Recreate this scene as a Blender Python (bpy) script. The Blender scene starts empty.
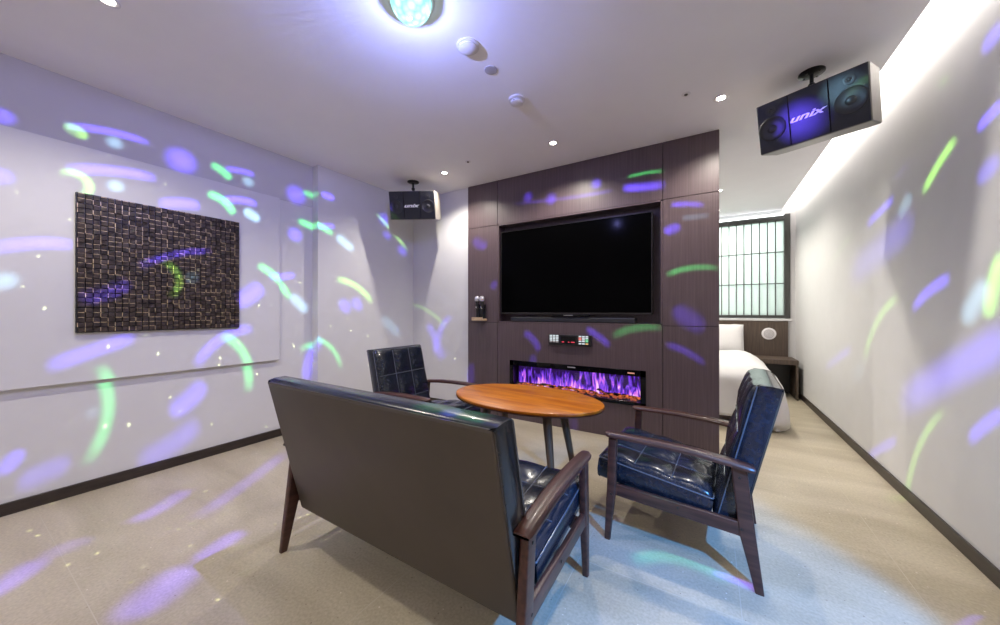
import bpy, bmesh, math, random
from mathutils import Vector, Matrix, Euler
PI = math.pi
random.seed(7)
SC = bpy.context.scene
COL = SC.collection

# ------------------------------------------------------------------ camera, world, exposure
cam_d = bpy.data.cameras.new('camera')
cam = bpy.data.objects.new('camera', cam_d)
COL.objects.link(cam)
cam_d.sensor_fit = 'HORIZONTAL'
cam_d.sensor_width = 36.0
cam_d.lens = 345.0 / 1000.0 * 36.0
cam_d.shift_y = -0.001
cam_d.clip_start = 0.02
cam.location = (0, 0, 1.08)
cam.rotation_euler = (PI / 2, 0, math.atan(209 / 345))
SC.camera = cam
SC.view_settings.view_transform = 'Standard'
SC.view_settings.look = 'None'
SC.view_settings.gamma = 1.0
SC.view_settings.use_curve_mapping = False
SC.view_settings.exposure = 0.14
SC.cycles.max_bounces = 8
SC.cycles.diffuse_bounces = 6
SC.cycles.glossy_bounces = 4
SC.cycles.transparent_max_bounces = 8
SC.cycles.caustics_reflective = False
SC.cycles.caustics_refractive = False
SC.cycles.sample_clamp_indirect = 4.0
world = bpy.data.worlds.new('world')
SC.world = world
world.use_nodes = True
world.node_tree.nodes['Background'].inputs[0].default_value = (0.6, 0.62, 0.7, 1)
world.node_tree.nodes['Background'].inputs[1].default_value = 0.05

CEIL = 2.44
XL, XR = -3.19, 0.977
YB = -2.3            # wall behind the camera
YF = 5.9             # far wall of the bed area


def add_light(name, kind, loc, energy, color=(1, 1, 1), rot=(0, 0, 0), **kw):
    d = bpy.data.lights.new(name, kind)
    d.energy = energy
    d.color = color
    for k, v in kw.items():
        setattr(d, k, v)
    o = bpy.data.objects.new(name, d)
    o.location = loc
    o.rotation_euler = rot
    COL.objects.link(o)
    return o


# recessed downlights: lamp positions shared with their fixtures
WARM = (1.0, 0.93, 0.82)
DOWN = [(0.065, 2.61), (-1.077, 2.605), (-2.221, 2.615), (-2.248, 0.40),
        (0.10, 0.40), (-2.248, -1.5), (-1.08, -1.5), (0.10, -1.5)]
BED_DOWN = [(0.10, 4.6), (-1.3, 4.6), (-1.3, 3.9), (0.10, 5.5)]
POWER = 43.0
for i, (x, y) in enumerate(DOWN + BED_DOWN):
    add_light('downlight_lamp', 'SPOT', (x, y, CEIL - 0.012), POWER * (1.15 if i < 4 else 0.7 if i == 4 else 0.6 if i < 8 else 1.35), WARM,
              spot_size=math.radians(144), spot_blend=0.6, shadow_soft_size=0.016)
# cove strip in the slot along the right wall
add_light('cove_lamp', 'AREA', (0.785, 1.8, CEIL + 0.155), 38.0, (1.0, 0.95, 0.85),
          rot=(0, -PI / 2, 0), shape='RECTANGLE', size=0.19, size_y=8.1)
# light box behind the frosted lattice window
add_light('light_box_lamp', 'AREA', (-0.4, 6.35, 2.38), 33.0, (0.93, 1.0, 0.97),
          rot=(0, 0, 0), shape='RECTANGLE', size=2.4, size_y=0.5)

# disco dome: one projector lamp, its beams as directions from the lamp
DISCO = (-1.113, 1.087, 2.325)
BEAMS = [
    ((-0.800027, -0.292288, -0.523951), 0.984795, 0.002301, (-0.86702, -0.3351, -0.36875), 0.998364, 'u', 1),
    ((0.876402, 0.260108, 0.405295), -0.996097, 0.001467, (-0.8488, -0.22177, -0.47996), 0.998726, 'u', 1.6),
    ((-0.761361, 0.024131, -0.647879), 0.946569, 0.003301, (-0.91746, -0.09469, -0.38639), 0.995604, 'u', 1.8),
    ((-0.879061, -0.141712, -0.455159), 0.998423, 0.000547, (-0.89033, -0.08733, -0.44686), 0.998336, 'y', 1.5),
    ((0.939218, -0.002726, 0.343311), -0.983544, 0.00455, (-0.87223, 0.10435, -0.47783), 0.998367, 'u', 0.9),
    ((-0.832766, 0.056309, -0.550755), 0.979909, 0.002692, (-0.88818, 0.19434, -0.41637), 0.997136, 'g', 1.2),
    ((-0.043328, 0.308097, -0.950368), 0.488666, 0.010683, (-0.88909, 0.21565, -0.40374), 0.998634, 'u', 0.8),
    ((-0.673328, -0.094233, -0.733314), 0.888025, 0.009398, (-0.84075, 0.26367, -0.47288), 0.999209, 'n', 0.7),
    ((-0.924647, -0.302875, -0.230855), 0.999439, 0.000307, (-0.93688, -0.27747, -0.21276), 0.998914, 'y', 0.8),
    ((-0.827205, -0.139517, -0.544304), 0.918808, 0.005558, (-0.95735, -0.23069, -0.17399), 0.99594, 'u', 1),
    ((-0.911486, -0.047079, -0.408627), 0.981769, 0.003325, (-0.96899, -0.08752, -0.23109), 0.998415, 'u', 0.9),
    ((-0.965588, -0.012855, -0.25976), 0.996606, 0.001137, (-0.9805, 0.03391, -0.19359), 0.998601, 'g', 1.2),
    ((-0.924409, 0.110763, -0.364965), 0.980224, 0.002689, (-0.98077, 0.08416, -0.17611), 0.998149, 'u', 0.9),
    ((-0.897803, -0.00361, -0.440383), 0.965364, 0.005184, (-0.96773, 0.1225, -0.22021), 0.999441, 'n', 0.7),
    ((-0.948394, -0.302115, -0.096306), 0.999783, 0.000228, (-0.95328, -0.29157, -0.07903), 0.999641, 'y', 0.7),
    ((-0.910461, -0.18398, -0.370422), 0.948483, 0.003452, (-0.96966, -0.23712, -0.05945), 0.996461, 'u', 0.9),
    ((-0.983605, -0.02695, -0.178313), 0.993368, 0.001678, (-0.99615, 0.03343, -0.08104), 0.999232, 'g', 0.8),
    ((-0.94058, 0.113645, -0.31999), 0.964783, 0.003122, (-0.99406, 0.09011, -0.06111), 0.99865, 'u', 0.7),
    ((0.026009, -0.13385, -0.99066), -0.0, 0.014096, (-0.93807, 0.3392, -0.07046), 0.999533, 'g', 0.6),
    ((-0.867342, 0.366997, -0.3362), 0.962181, 0.004676, (-0.91358, 0.40106, -0.06724), 0.999484, 'u', 0.8),
    ((-0.755639, 0.16731, -0.633259), 0.87712, 0.006698, (-0.91373, 0.3528, -0.20156), 0.997309, 'g', 1),
    ((0.290452, 0.198419, -0.936092), 0.0, 0.01244, (-0.90091, 0.38641, -0.19763), 0.999103, 'u', 0.7),
    ((0.728743, -0.643365, -0.234553), -0.859761, 0.010728, (-0.8574, 0.45373, -0.2429), 0.999006, 'n', 0.7),
    ((-0.759528, 0.401184, -0.512024), 0.98996, 0.001844, (-0.79168, 0.46882, -0.39173), 0.996757, 'y', 1),
    ((-0.774503, 0.048482, -0.630709), 0.701213, 0.006161, (-0.76309, 0.63389, -0.12599), 0.995857, 'y', 0.7),
    ((-0.64957, 0.383915, -0.656254), 0.969313, 0.005751, (-0.67748, 0.55661, -0.48084), 0.999078, 'n', 0.35),
    ((-0.668737, 0.366634, -0.646815), 0.924258, 0.002243, (-0.59029, 0.68172, -0.43222), 0.995074, 'y', 0.35),
    ((-0.642774, 0.535778, -0.547525), 0.987433, 0.002012, (-0.55016, 0.65951, -0.51222), 0.997984, 'u', 0.6),
    ((0.467916, -0.70422, 0.533975), -0.996996, 0.001225, (-0.53359, 0.6645, -0.52318), 0.99638, 'u', 0.55),
    ((0.035587, 0.186973, -0.98172), 0.490679, 0.012801, (-0.79052, -0.22206, -0.57076), 0.997514, 'u', 0.9),
    ((-0.71914, 0.10586, -0.686754), 0.985858, 0.002334, (-0.8163, 0.02319, -0.57716), 0.995907, 'u', 0.9),
    ((-0.758331, -0.019153, -0.651588), 0.993836, 0.001387, (-0.78667, 0.08067, -0.61208), 0.99659, 'g', 1),
    ((-0.702929, -0.303787, -0.643121), 0.991963, 0.00139, (-0.73403, -0.1814, -0.65444), 0.996667, 'g', 0.9),
    ((0.803049, 0.120629, 0.583577), -0.991247, 0.002646, (-0.74053, -0.04306, -0.67064), 0.998913, 'u', 0.9),
    ((0.826694, 0.161873, 0.538864), -0.969984, 0.005001, (-0.68928, -0.07232, -0.72088), 0.998088, 'u', 0.55),
    ((0.690888, 0.331981, 0.642232), -0.998266, 0.000822, (-0.68257, -0.28297, -0.67381), 0.999846, 'u', 0.9),
    ((-0.432972, -0.172125, -0.884821), 0.950589, 0.004872, (-0.67423, -0.24469, -0.6968), 0.99949, 'u', 0.5),
    ((-0.672075, 0.368049, -0.642538), 0.991551, 0.002136, (-0.74635, 0.26649, -0.60988), 0.998016, 'u', 0.9),
    ((-0.717337, 0.276792, -0.639386), 0.996849, 0.000766, (-0.74805, 0.32085, -0.58093), 0.996425, 'g', 0.8),
    ((0.543073, 0.417068, 0.728784), -0.987163, 0.002929, (-0.45385, -0.32865, -0.82826), 0.998517, 'u', 1.1),
    ((-0.452198, -0.262479, -0.852421), 0.998375, 0.001125, (-0.49985, -0.27147, -0.82247), 0.999479, 'u', 0.4),
    ((0.694465, 0.268834, 0.667418), -0.96552, 0.004703, (-0.53219, -0.14663, -0.83383), 0.997903, 'u', 0.9),
    ((0.053159, -0.035336, -0.997961), 0.918342, 0.014265, (-0.28207, -0.24938, -0.92641), 0.998068, 'u', 0.8),
    ((0.016583, -0.026997, -0.999498), 0.929442, 0.007572, (-0.32898, -0.15747, -0.93111), 0.998781, 'u', 0.8),
    ((0.861585, 0.488748, -0.137103), -0.332479, 0.018543, (-0.5167, -0.00956, -0.85611), 0.987581, 'u', 0.6),
    ((0.400348, 0.146514, -0.904575), 0.996021, 0.001424, (0.38077, 0.23299, -0.89483), 0.997149, 't', 0.5),
    ((0.427507, 0.07519, -0.90088), 0.988745, 0.001315, (0.44815, 0.21977, -0.86652), 0.99959, 'u', 1.5),
    ((0.581107, -0.613659, 0.534544), -0.20326, 0.003534, (0.60898, 0.25309, -0.75172), 0.997527, 'u', 1),
    ((0.807027, 0.429267, -0.405509), 0.967037, 0.002957, (0.79372, 0.57609, -0.19529), 0.998487, 'y', 1.1),
    ((0.836324, 0.427122, -0.343699), 0.985912, 0.001925, (0.8621, 0.47213, -0.18406), 0.999511, 'u', 1),
    ((0.871454, 0.459121, -0.172555), 0.993421, 0.002313, (0.87759, 0.47575, -0.05923), 0.999647, 'u', 0.5),
    ((0.815616, 0.568637, -0.106873), 0.998261, 0.000477, (0.80657, 0.58882, -0.0522), 0.999397, 'y', 0.25),
    ((-0.089378, -0.173838, -0.98071), -0.0, 0.011135, (0.67658, 0.712, -0.18787), 0.998683, 'u', 1),
    ((0.727498, 0.496782, -0.473238), 0.955994, 0.005365, (0.72979, 0.64798, -0.218), 0.999657, 'n', 0.4),
    ((-0.266151, -0.29422, -0.917931), -0.139084, 0.036157, (0.6642, 0.69897, -0.2651), 0.993058, 'u', 0.45),
    ((0.56885, 0.676408, -0.467849), 0.952572, 0.002186, (0.5585, 0.80759, -0.18939), 0.998385, 'y', 0.25),
    ((0.64283, 0.600811, -0.475179), 0.99397, 0.001107, (0.62584, 0.67301, -0.39419), 0.99718, 'y', 0.7),
    ((0.685064, 0.486694, -0.542048), 0.985967, 0.001966, (0.7307, 0.55581, -0.39642), 0.998555, 'u', 1.1),
    ((0.633882, -0.133935, -0.761744), 0.765977, 0.014281, (0.77099, 0.45634, -0.44422), 0.999289, 'n', 0.6),
    ((0.845949, 0.241304, -0.475544), 0.980257, 0.002968, (0.79365, 0.42807, -0.4323), 0.998903, 'y', 1.2),
    ((0.299056, 0.454057, -0.839284), 0.838099, 0.005045, (0.5133, 0.75562, -0.40689), 0.99864, 'u', 0.8),
    ((-0.214803, -0.337418, -0.91652), 0.161488, 0.02871, (0.7077, 0.47973, -0.51867), 0.990915, 'u', 0.75),
    ((-0.083949, -0.182615, -0.979594), 0.414019, 0.008392, (0.56516, 0.58631, -0.58038), 0.998978, 'u', 0.9),
    ((0.642561, 0.391371, -0.658744), 0.990891, 0.001128, (0.61597, 0.5101, -0.60031), 0.99634, 'y', 0.7),
    ((0.62076, 0.230186, -0.749448), 0.967892, 0.002697, (0.70909, 0.39841, -0.58177), 0.999274, 'u', 1),
    ((-0.122033, -0.320237, -0.939444), -0.0, 0.018999, (0.84288, 0.46635, -0.26846), 0.99964, 'u', 0.45),
    ((0.373662, 0.811804, -0.448722), 0.960787, 0.002923, (0.43515, 0.88126, -0.18448), 0.998777, 'u', 2),
    ((-0.419402, -0.890941, -0.174145), -0.918036, 0.00407, (0.4501, 0.86322, -0.22862), 0.999268, 'n', 0.6),
    ((0.481271, 0.679423, -0.553861), 0.933806, 0.005911, (0.38844, 0.88215, -0.26633), 0.999564, 'u', 1.6),
    ((0.424377, 0.716771, -0.553302), 0.979567, 0.001804, (0.41594, 0.82493, -0.38272), 0.997296, 'g', 2),
    ((-0.282581, -0.684629, -0.671886), -0.663969, 0.012859, (0.31218, 0.94418, -0.10517), 0.996789, 'u', 1.6),
    ((0.283962, 0.84787, -0.447751), 0.915876, 0.002991, (0.3202, 0.94597, -0.05113), 0.997761, 'g', 1.1),
    ((0.407615, -0.895116, 0.180603), -0.997544, 0.001523, (-0.44018, 0.86644, -0.23563), 0.998776, 'u', 1.6),
    ((-0.216957, 0.705947, -0.674217), 0.991841, 0.001634, (-0.14212, 0.78321, -0.6053), 0.998752, 'u', 2),
    ((-0.058547, 0.598078, -0.799297), 0.944619, 0.003901, (0.11273, 0.79642, -0.59414), 0.998747, 'u', 2.2),
    ((0.279054, 0.587069, -0.75992), 0.957891, 0.003312, (0.23711, 0.79357, -0.56038), 0.996317, 'g', 1.5),
    ((-0.480379, -0.804799, 0.348617), -0.981237, 0.005484, (0.38249, 0.76917, -0.51194), 0.998936, 'u', 1.3),
    ((0.293972, 0.659053, -0.692264), 0.989145, 0.00141, (0.35637, 0.7321, -0.58054), 0.998801, 'u', 2),
    ((-0.035424, -0.336274, -0.941098), -0.239923, 0.008579, (-0.03897, 0.99433, -0.09889), 0.969705, 'u', 0.6),
    ((0.280009, -0.404914, -0.870425), 0.969589, 0.006497, (0.28406, -0.16947, -0.94371), 0.996183, 'g', 1.6),
    ((-0.871777, -0.489903, 0.0), -0.0, 0.01465, (-0.37112, 0.6604, -0.65279), 0.999295, 'u', 1.6),
]
SPOTS = [
    ((0.7365, 0.6701, -0.0925), 0.0011, 'u', 1.3),
    ((0.7892, 0.6116, -0.0569), 0.0006, 'n', 0.5),
    ((-0.8252, -0.3569, -0.4378), 0.000172, 'n', 0.6),
    ((-0.8933, -0.057, -0.4459), 0.000137, 'n', 0.8),
    ((-0.9498, -0.2269, -0.2153), 0.000185, 'n', 0.6),
    ((-0.9694, -0.2292, -0.0881), 0.000162, 'n', 0.45),
    ((-0.9929, -0.0813, -0.087), 0.000863, 'u', 0.9),
    ((-0.9888, 0.1161, -0.0939), 0.000213, 'n', 0.4),
    ((-0.954, 0.2863, -0.0886), 0.000779, 'u', 0.9),
    ((-0.9291, 0.2754, -0.2468), 0.000402, 'u', 0.8),
    ((-0.7811, 0.4134, -0.4679), 0.000356, 'u', 0.8),
    ((-0.7663, 0.4583, -0.4503), 0.000296, 'u', 0.7),
    ((-0.7745, 0.6142, -0.1509), 0.000244, 'u', 0.7),
    ((-0.727, 0.6592, -0.1921), 0.00027, 'u', 0.7),
    ((-0.786, 0.6121, -0.0876), 0.000416, 'u', 0.6),
    ((-0.7302, -0.2037, -0.6521), 9.2e-05, 'n', 0.35),
    ((-0.8898, -0.3914, -0.2347), 0.000167, 'u', 0.7),
    ((-0.9138, -0.3949, -0.0953), 0.000182, 'u', 0.7),
    ((-0.2044, 0.9771, -0.0593), 0.000308, 'u', 1.5),
    ((-0.0846, 0.9923, -0.091), 0.00039, 'u', 1.5),
    ((0.1312, 0.9895, -0.0602), 0.000313, 'u', 1.3),
    ((-0.3457, 0.8411, -0.4161), 0.000162, 'u', 1.2),
    ((-0.1351, 0.7448, -0.6535), 0.000136, 'u', 1.2),
    ((0.0195, 0.6526, -0.7574), 0.00014, 'u', 1.2),
    ((0.2924, -0.1894, -0.9374), 0.000177, 'u', 1.4),
    ((0.5579, 0.6933, -0.4561), 0.000258, 'n', 0.3),
]

BEAM_COLOR = {'t': (0.05, 0.75, 0.55), 'u': (0.15, 0.085, 1.25), 'g': (0.10, 0.95, 0.22), 'y': (0.40, 1.0, 0.12), 'n': (0.40, 0.75, 1.0)}


def build_disco_lamp():
    o = add_light('disco_projector', 'POINT', DISCO, 40.0, (1, 1, 1), shadow_soft_size=0.006)
    o.data.use_nodes = True
    nt = o.data.node_tree
    N, L = nt.nodes, nt.links
    N.clear()
    out = N.new('ShaderNodeOutputLight')
    em = N.new('ShaderNodeEmission')
    L.new(em.outputs[0], out.inputs[0])
    tc = N.new('ShaderNodeTexCoord')
    nrm = N.new('ShaderNodeVectorMath'); nrm.operation = 'NORMALIZE'
    L.new(tc.outputs['Normal'], nrm.inputs[0])
    D = nrm.outputs[0]

    def math_(op, a, b, c=None, clamp=False):
        n = N.new('ShaderNodeMath'); n.operation = op; n.use_clamp = clamp
        for i, v in enumerate((a, b, c)):
            if v is None: continue
            if hasattr(v, 'links'): L.new(v, n.inputs[i])
            else: n.inputs[i].default_value = v
        return n.outputs[0]

    def dot(v):
        n = N.new('ShaderNodeVectorMath'); n.operation = 'DOT_PRODUCT'
        L.new(D, n.inputs[0]); n.inputs[1].default_value = v
        return n.outputs['Value']
    acc = None

    def accumulate(f, col):
        nonlocal acc
        cb = N.new('ShaderNodeCombineXYZ')
        for i in range(3): L.new(f, cb.inputs[i])
        n = N.new('ShaderNodeVectorMath'); n.operation = 'MULTIPLY_ADD'
        L.new(cb.outputs[0], n.inputs[0]); n.inputs[1].default_value = col
        if acc is None: n.inputs[2].default_value = (0, 0, 0)
        else: L.new(acc, n.inputs[2])
        acc = n.outputs[0]
    for C, cr, w, M, cl, key, k in BEAMS:
        w *= 1.45
        x = math_('MULTIPLY_ADD', dot(C), 1 / w, -cr / w)
        x2 = math_('MULTIPLY', x, x)
        p = math_('MULTIPLY_ADD', x2, -1.0, 1.0, clamp=True)
        g = math_('MULTIPLY_ADD', dot(M), 1.6 / (1 - cl), -1.6 * cl / (1 - cl), clamp=True)
        c = BEAM_COLOR[key]
        accumulate(math_('MULTIPLY', math_('MULTIPLY', p, p), g), tuple(k * v * BEAM for v in c))
    for M, h, key, k in SPOTS:
        h *= 1.8
        g = math_('MULTIPLY_ADD', dot(M), 1 / h, 1 - 1 / h, clamp=True)
        g = math_('MULTIPLY', g, g)
        c = BEAM_COLOR[key]
        accumulate(g, tuple(k * v * BEAM for v in c))
    # dim violet wash downwards and sideways
    sep = N.new('ShaderNodeSeparateXYZ'); L.new(D, sep.inputs[0])
    wz = math_('MULTIPLY_ADD', sep.outputs[2], -8.0, 1.0, clamp=True)
    side = math_('MULTIPLY_ADD', sep.outputs[1], -0.25, math_('MULTIPLY_ADD', sep.outputs[0], -0.45, 0.62), clamp=True)
    wz = math_('MULTIPLY', wz, side)
    accumulate(wz, tuple(v * WASH for v in (0.34, 0.34, 1.0)))
    # rays grazing the ceiling round the dome
    at = math_('ARCTAN2', sep.outputs[1], sep.outputs[0])
    sn = math_('SINE', math_('MULTIPLY', at, 72.0), None)
    sn = math_('MULTIPLY_ADD', sn, 0.10, 0.9)
    zc = math_('MAXIMUM', sep.outputs[2], 0.04)
    up = math_('POWER', zc, -1.0)
    up = math_('MULTIPLY', up, math_('MULTIPLY_ADD', sep.outputs[2], 12.0, -0.8, clamp=True))
    accumulate(math_('MULTIPLY', sn, up), tuple(v * UPW for v in (0.30, 0.36, 1.0)))
    # tiny laser specks
    vo = N.new('ShaderNodeTexVoronoi'); vo.inputs['Scale'].default_value = 32.0
    mp = N.new('ShaderNodeVectorMath'); mp.operation = 'MULTIPLY'; L.new(D, mp.inputs[0]); mp.inputs[1].default_value = (1.0, 1.0, 0.62)
    L.new(mp.outputs[0], vo.inputs['Vector'])
    sp = math_('MULTIPLY_ADD', vo.outputs['Distance'], -13.0, 1.25, clamp=True)
    dn = math_('MULTIPLY_ADD', sep.outputs[2], -2.2, -0.2, clamp=True)
    sx = math_('MULTIPLY_ADD', sep.outputs[0], -3.0, 0.9, clamp=True)
    accumulate(math_('MULTIPLY', math_('MULTIPLY', sp, dn), sx), (SPECK * 0.9, SPECK, SPECK * 0.5))
    L.new(acc, em.inputs['Color'])
    em.inputs['Strength'].default_value = 1.0


BEAM, WASH, UPW, SPECK = 11.0, 1.35, 0.13, 26.0
build_disco_lamp()

# blue spot on the right wall, out of view, throwing the cold pool of light on the floor
BLUE_SPOT = Vector((0.90, 0.60, 1.52))
_q = (Vector((0.0, 1.42, 0)) - BLUE_SPOT).to_track_quat('-Z', 'Y').to_euler()
add_light('blue_spot_lamp', 'SPOT', BLUE_SPOT + Vector((-0.03, 0.03, -0.04)), 270.0, (0.08, 0.36, 1.0), rot=_q,
          spot_size=math.radians(52), spot_blend=0.35, shadow_soft_size=0.02)

# ------------------------------------------------------------------ materials
def new_mat(name):
    m = bpy.data.materials.new(name); m.use_nodes = True
    return m, m.node_tree, m.node_tree.nodes['Principled BSDF']


def plain(name, col, rough=0.5, metal=0.0, noise=0.0, scale=40.0, bump=0.0, coat=0.0, spec=0.5):
    m, nt, b = new_mat(name)
    b.inputs['Roughness'].default_value = rough
    b.inputs['Metallic'].default_value = metal
    b.inputs['Coat Weight'].default_value = coat
    b.inputs['Specular IOR Level'].default_value = spec
    tc = nt.nodes.new('ShaderNodeTexCoord')
    n = nt.nodes.new('ShaderNodeTexNoise'); n.inputs['Scale'].default_value = scale; n.inputs['Detail'].default_value = 4
    nt.links.new(tc.outputs['Object'], n.inputs['Vector'])
    r = nt.nodes.new('ShaderNodeValToRGB')
    r.color_ramp.elements[0].position = 0.3; r.color_ramp.elements[1].position = 0.7
    lo = [max(0, c * (1 - noise)) for c in col]; hi = [min(1, c * (1 + noise)) for c in col]
    r.color_ramp.elements[0].color = (*lo, 1); r.color_ramp.elements[1].color = (*hi, 1)
    nt.links.new(n.outputs['Fac'], r.inputs['Fac']); nt.links.new(r.outputs['Color'], b.inputs['Base Color'])
    if bump:
        bp = nt.nodes.new('ShaderNodeBump'); bp.inputs['Strength'].default_value = bump; bp.inputs['Distance'].default_value = 0.002
        nt.links.new(n.outputs['Fac'], bp.inputs['Height']); nt.links.new(bp.outputs['Normal'], b.inputs['Normal'])
    return m


def wood(name, c1, c2, rough=0.4, scale=(60, 60, 2.5), detail=6.0, coat=0.0, bump=0.05, wave=0.0, space='Object'):
    m, nt, b = new_mat(name)
    b.inputs['Roughness'].default_value = rough
    b.inputs['Coat Weight'].default_value = coat
    b.inputs['Coat Roughness'].default_value = 0.12
    tc = nt.nodes.new('ShaderNodeTexCoord'); mp = nt.nodes.new('ShaderNodeMapping')
    mp.inputs['Scale'].default_value = scale
    n = nt.nodes.new('ShaderNodeTexNoise'); n.inputs['Scale'].default_value = 1.0; n.inputs['Detail'].default_value = detail
    n.inputs['Distortion'].default_value = wave
    r = nt.nodes.new('ShaderNodeValToRGB')
    r.color_ramp.elements[0].position = 0.35; r.color_ramp.elements[1].position = 0.66
    r.color_ramp.elements[0].color = (*c1, 1); r.color_ramp.elements[1].color = (*c2, 1)
    nt.links.new(tc.outputs[space], mp.inputs[0]); nt.links.new(mp.outputs[0], n.inputs['Vector'])
    nt.links.new(n.outputs['Fac'], r.inputs['Fac']); nt.links.new(r.outputs['Color'], b.inputs['Base Color'])
    bp = nt.nodes.new('ShaderNodeBump'); bp.inputs['Strength'].default_value = bump; bp.inputs['Distance'].default_value = 0.001
    nt.links.new(n.outputs['Fac'], bp.inputs['Height']); nt.links.new(bp.outputs['Normal'], b.inputs['Normal'])
    return m


def emit(name, col, strength):
    m, nt, b = new_mat(name)
    b.inputs['Base Color'].default_value = (0.02, 0.02, 0.02, 1)
    b.inputs['Emission Color'].default_value = (*col, 1)
    b.inputs['Emission Strength'].default_value = strength
    return m


def floor_mat():
    m, nt, b = new_mat('stone_floor_tile')
    N, L = nt.nodes, nt.links
    tc = N.new('ShaderNodeTexCoord')
    big = N.new('ShaderNodeTexNoise'); big.inputs['Scale'].default_value = 1.6; big.inputs['Detail'].default_value = 8; big.inputs['Distortion'].default_value = 0.6
    mpb = N.new('ShaderNodeMapping'); mpb.inputs['Scale'].default_value = (1.0, 3.0, 1.0); mpb.inputs['Rotation'].default_value = (0, 0, 0.5)
    L.new(tc.outputs['Object'], mpb.inputs[0]); L.new(mpb.outputs[0], big.inputs['Vector'])
    r1 = N.new('ShaderNodeValToRGB'); r1.color_ramp.elements[0].position = 0.32; r1.color_ramp.elements[1].position = 0.7
    r1.color_ramp.elements[0].color = (0.40, 0.345, 0.25, 1); r1.color_ramp.elements[1].color = (0.53, 0.47, 0.36, 1)
    L.new(big.outputs['Fac'], r1.inputs['Fac'])
    fine = N.new('ShaderNodeTexNoise'); fine.inputs['Scale'].default_value = 95; fine.inputs['Detail'].default_value = 3
    L.new(tc.outputs['Object'], fine.inputs['Vector'])
    r2 = N.new('ShaderNodeValToRGB'); r2.color_ramp.elements[0].position = 0.3; r2.color_ramp.elements[1].position = 0.7
    r2.color_ramp.elements[0].color = (0.86, 0.86, 0.86, 1); r2.color_ramp.elements[1].color = (1.10, 1.10, 1.10, 1)
    L.new(fine.outputs['Fac'], r2.inputs['Fac'])
    m1 = N.new('ShaderNodeMix'); m1.data_type = 'RGBA'; m1.blend_type = 'MULTIPLY'; m1.inputs['Factor'].default_value = 1
    L.new(r1.outputs['Color'], m1.inputs['A']); L.new(r2.outputs['Color'], m1.inputs['B'])
    # dark and pale chips in the stone
    vo = N.new('ShaderNodeTexVoronoi'); vo.inputs['Scale'].default_value = 34
    L.new(tc.outputs['Object'], vo.inputs['Vector'])
    th = N.new('ShaderNodeMath'); th.operation = 'LESS_THAN'; th.inputs[1].default_value = 0.10
    L.new(vo.outputs['Distance'], th.inputs[0])
    sepc = N.new('ShaderNodeSeparateColor'); L.new(vo.outputs['Color'], sepc.inputs[0])
    g1 = N.new('ShaderNodeMath'); g1.operation = 'GREATER_THAN'; g1.inputs[1].default_value = 0.72; L.new(sepc.outputs[0], g1.inputs[0])
    mm = N.new('ShaderNodeMath'); mm.operation = 'MULTIPLY'; L.new(th.outputs[0], mm.inputs[0]); L.new(g1.outputs[0], mm.inputs[1])
    m2 = N.new('ShaderNodeMix'); m2.data_type = 'RGBA'; L.new(mm.outputs[0], m2.inputs['Factor'])
    L.new(m1.outputs['Result'], m2.inputs['A'])
    r3 = N.new('ShaderNodeValToRGB'); r3.color_ramp.interpolation = 'CONSTANT'
    r3.color_ramp.elements[0].color = (0.26, 0.21, 0.16, 1); r3.color_ramp.elements[1].position = 0.6; r3.color_ramp.elements[1].color = (0.7, 0.64, 0.55, 1)
    L.new(sepc.outputs[1], r3.inputs['Fac']); L.new(r3.outputs['Color'], m2.inputs['B'])
    # tile joints 0.6 x 1.2 m
    br = N.new('ShaderNodeTexBrick'); br.offset = 0.0; br.inputs['Scale'].default_value = 1.0
    br.inputs['Brick Width'].default_value = 0.585; br.inputs['Row Height'].default_value = 1.17
    br.inputs['Mortar Size'].default_value = 0.0016; br.inputs['Mortar Smooth'].default_value = 0.3
    mp = N.new('ShaderNodeMapping'); mp.inputs['Location'].default_value = (-0.10, -0.30, 0)
    L.new(tc.outputs['Object'], mp.inputs[0]); L.new(mp.outputs[0], br.inputs['Vector'])
    m3 = N.new('ShaderNodeMix'); m3.data_type = 'RGBA'; L.new(br.outputs['Fac'], m3.inputs['Factor'])
    L.new(m2.outputs['Result'], m3.inputs['A']); m3.inputs['B'].default_value = (0.50, 0.455, 0.36, 1)
    L.new(m3.outputs['Result'], b.inputs['Base Color'])
    b.inputs['Roughness'].default_value = 0.42
    bp = N.new('ShaderNodeBump'); bp.inputs['Strength'].default_value = 0.15; bp.inputs['Distance'].default_value = 0.001
    L.new(fine.outputs['Fac'], bp.inputs['Height']); L.new(bp.outputs['Normal'], b.inputs['Normal'])
    return m


M = {}
M['wall'] = plain('white_wall_paper', (0.65, 0.65, 0.655), 0.7, noise=0.012, scale=9, bump=0.04)
M['wall_grey'] = plain('pale_grey_wall', (0.54, 0.53, 0.535), 0.7, noise=0.01, scale=9)  # greyer tone for the strip above the left board
M['ceiling'] = plain('ceiling_paint', (0.86, 0.84, 0.87), 0.8, noise=0.01, scale=6)
M['floor'] = floor_mat()
M['base'] = wood('dark_baseboard_wood', (0.020, 0.014, 0.012), (0.04, 0.028, 0.022), 0.4, scale=(8, 8, 80))
M['panel'] = wood('dark_oak_panel', (0.076, 0.051, 0.058), (0.104, 0.072, 0.080), 0.40, scale=(190, 190, 3.0), detail=5, bump=0.12)
M['panel_gap'] = plain('panel_gap_black', (0.01, 0.008, 0.008), 0.8)
M['frame_wood'] = wood('walnut_frame', (0.036, 0.012, 0.009), (0.085, 0.032, 0.023), 0.38, scale=(50, 4, 50), detail=5, coat=0.1, bump=0.03)
M['leg_wood'] = wood('brown_table_leg', (0.065, 0.032, 0.015), (0.13, 0.066, 0.032), 0.5, scale=(60, 60, 5), bump=0.03)
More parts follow.
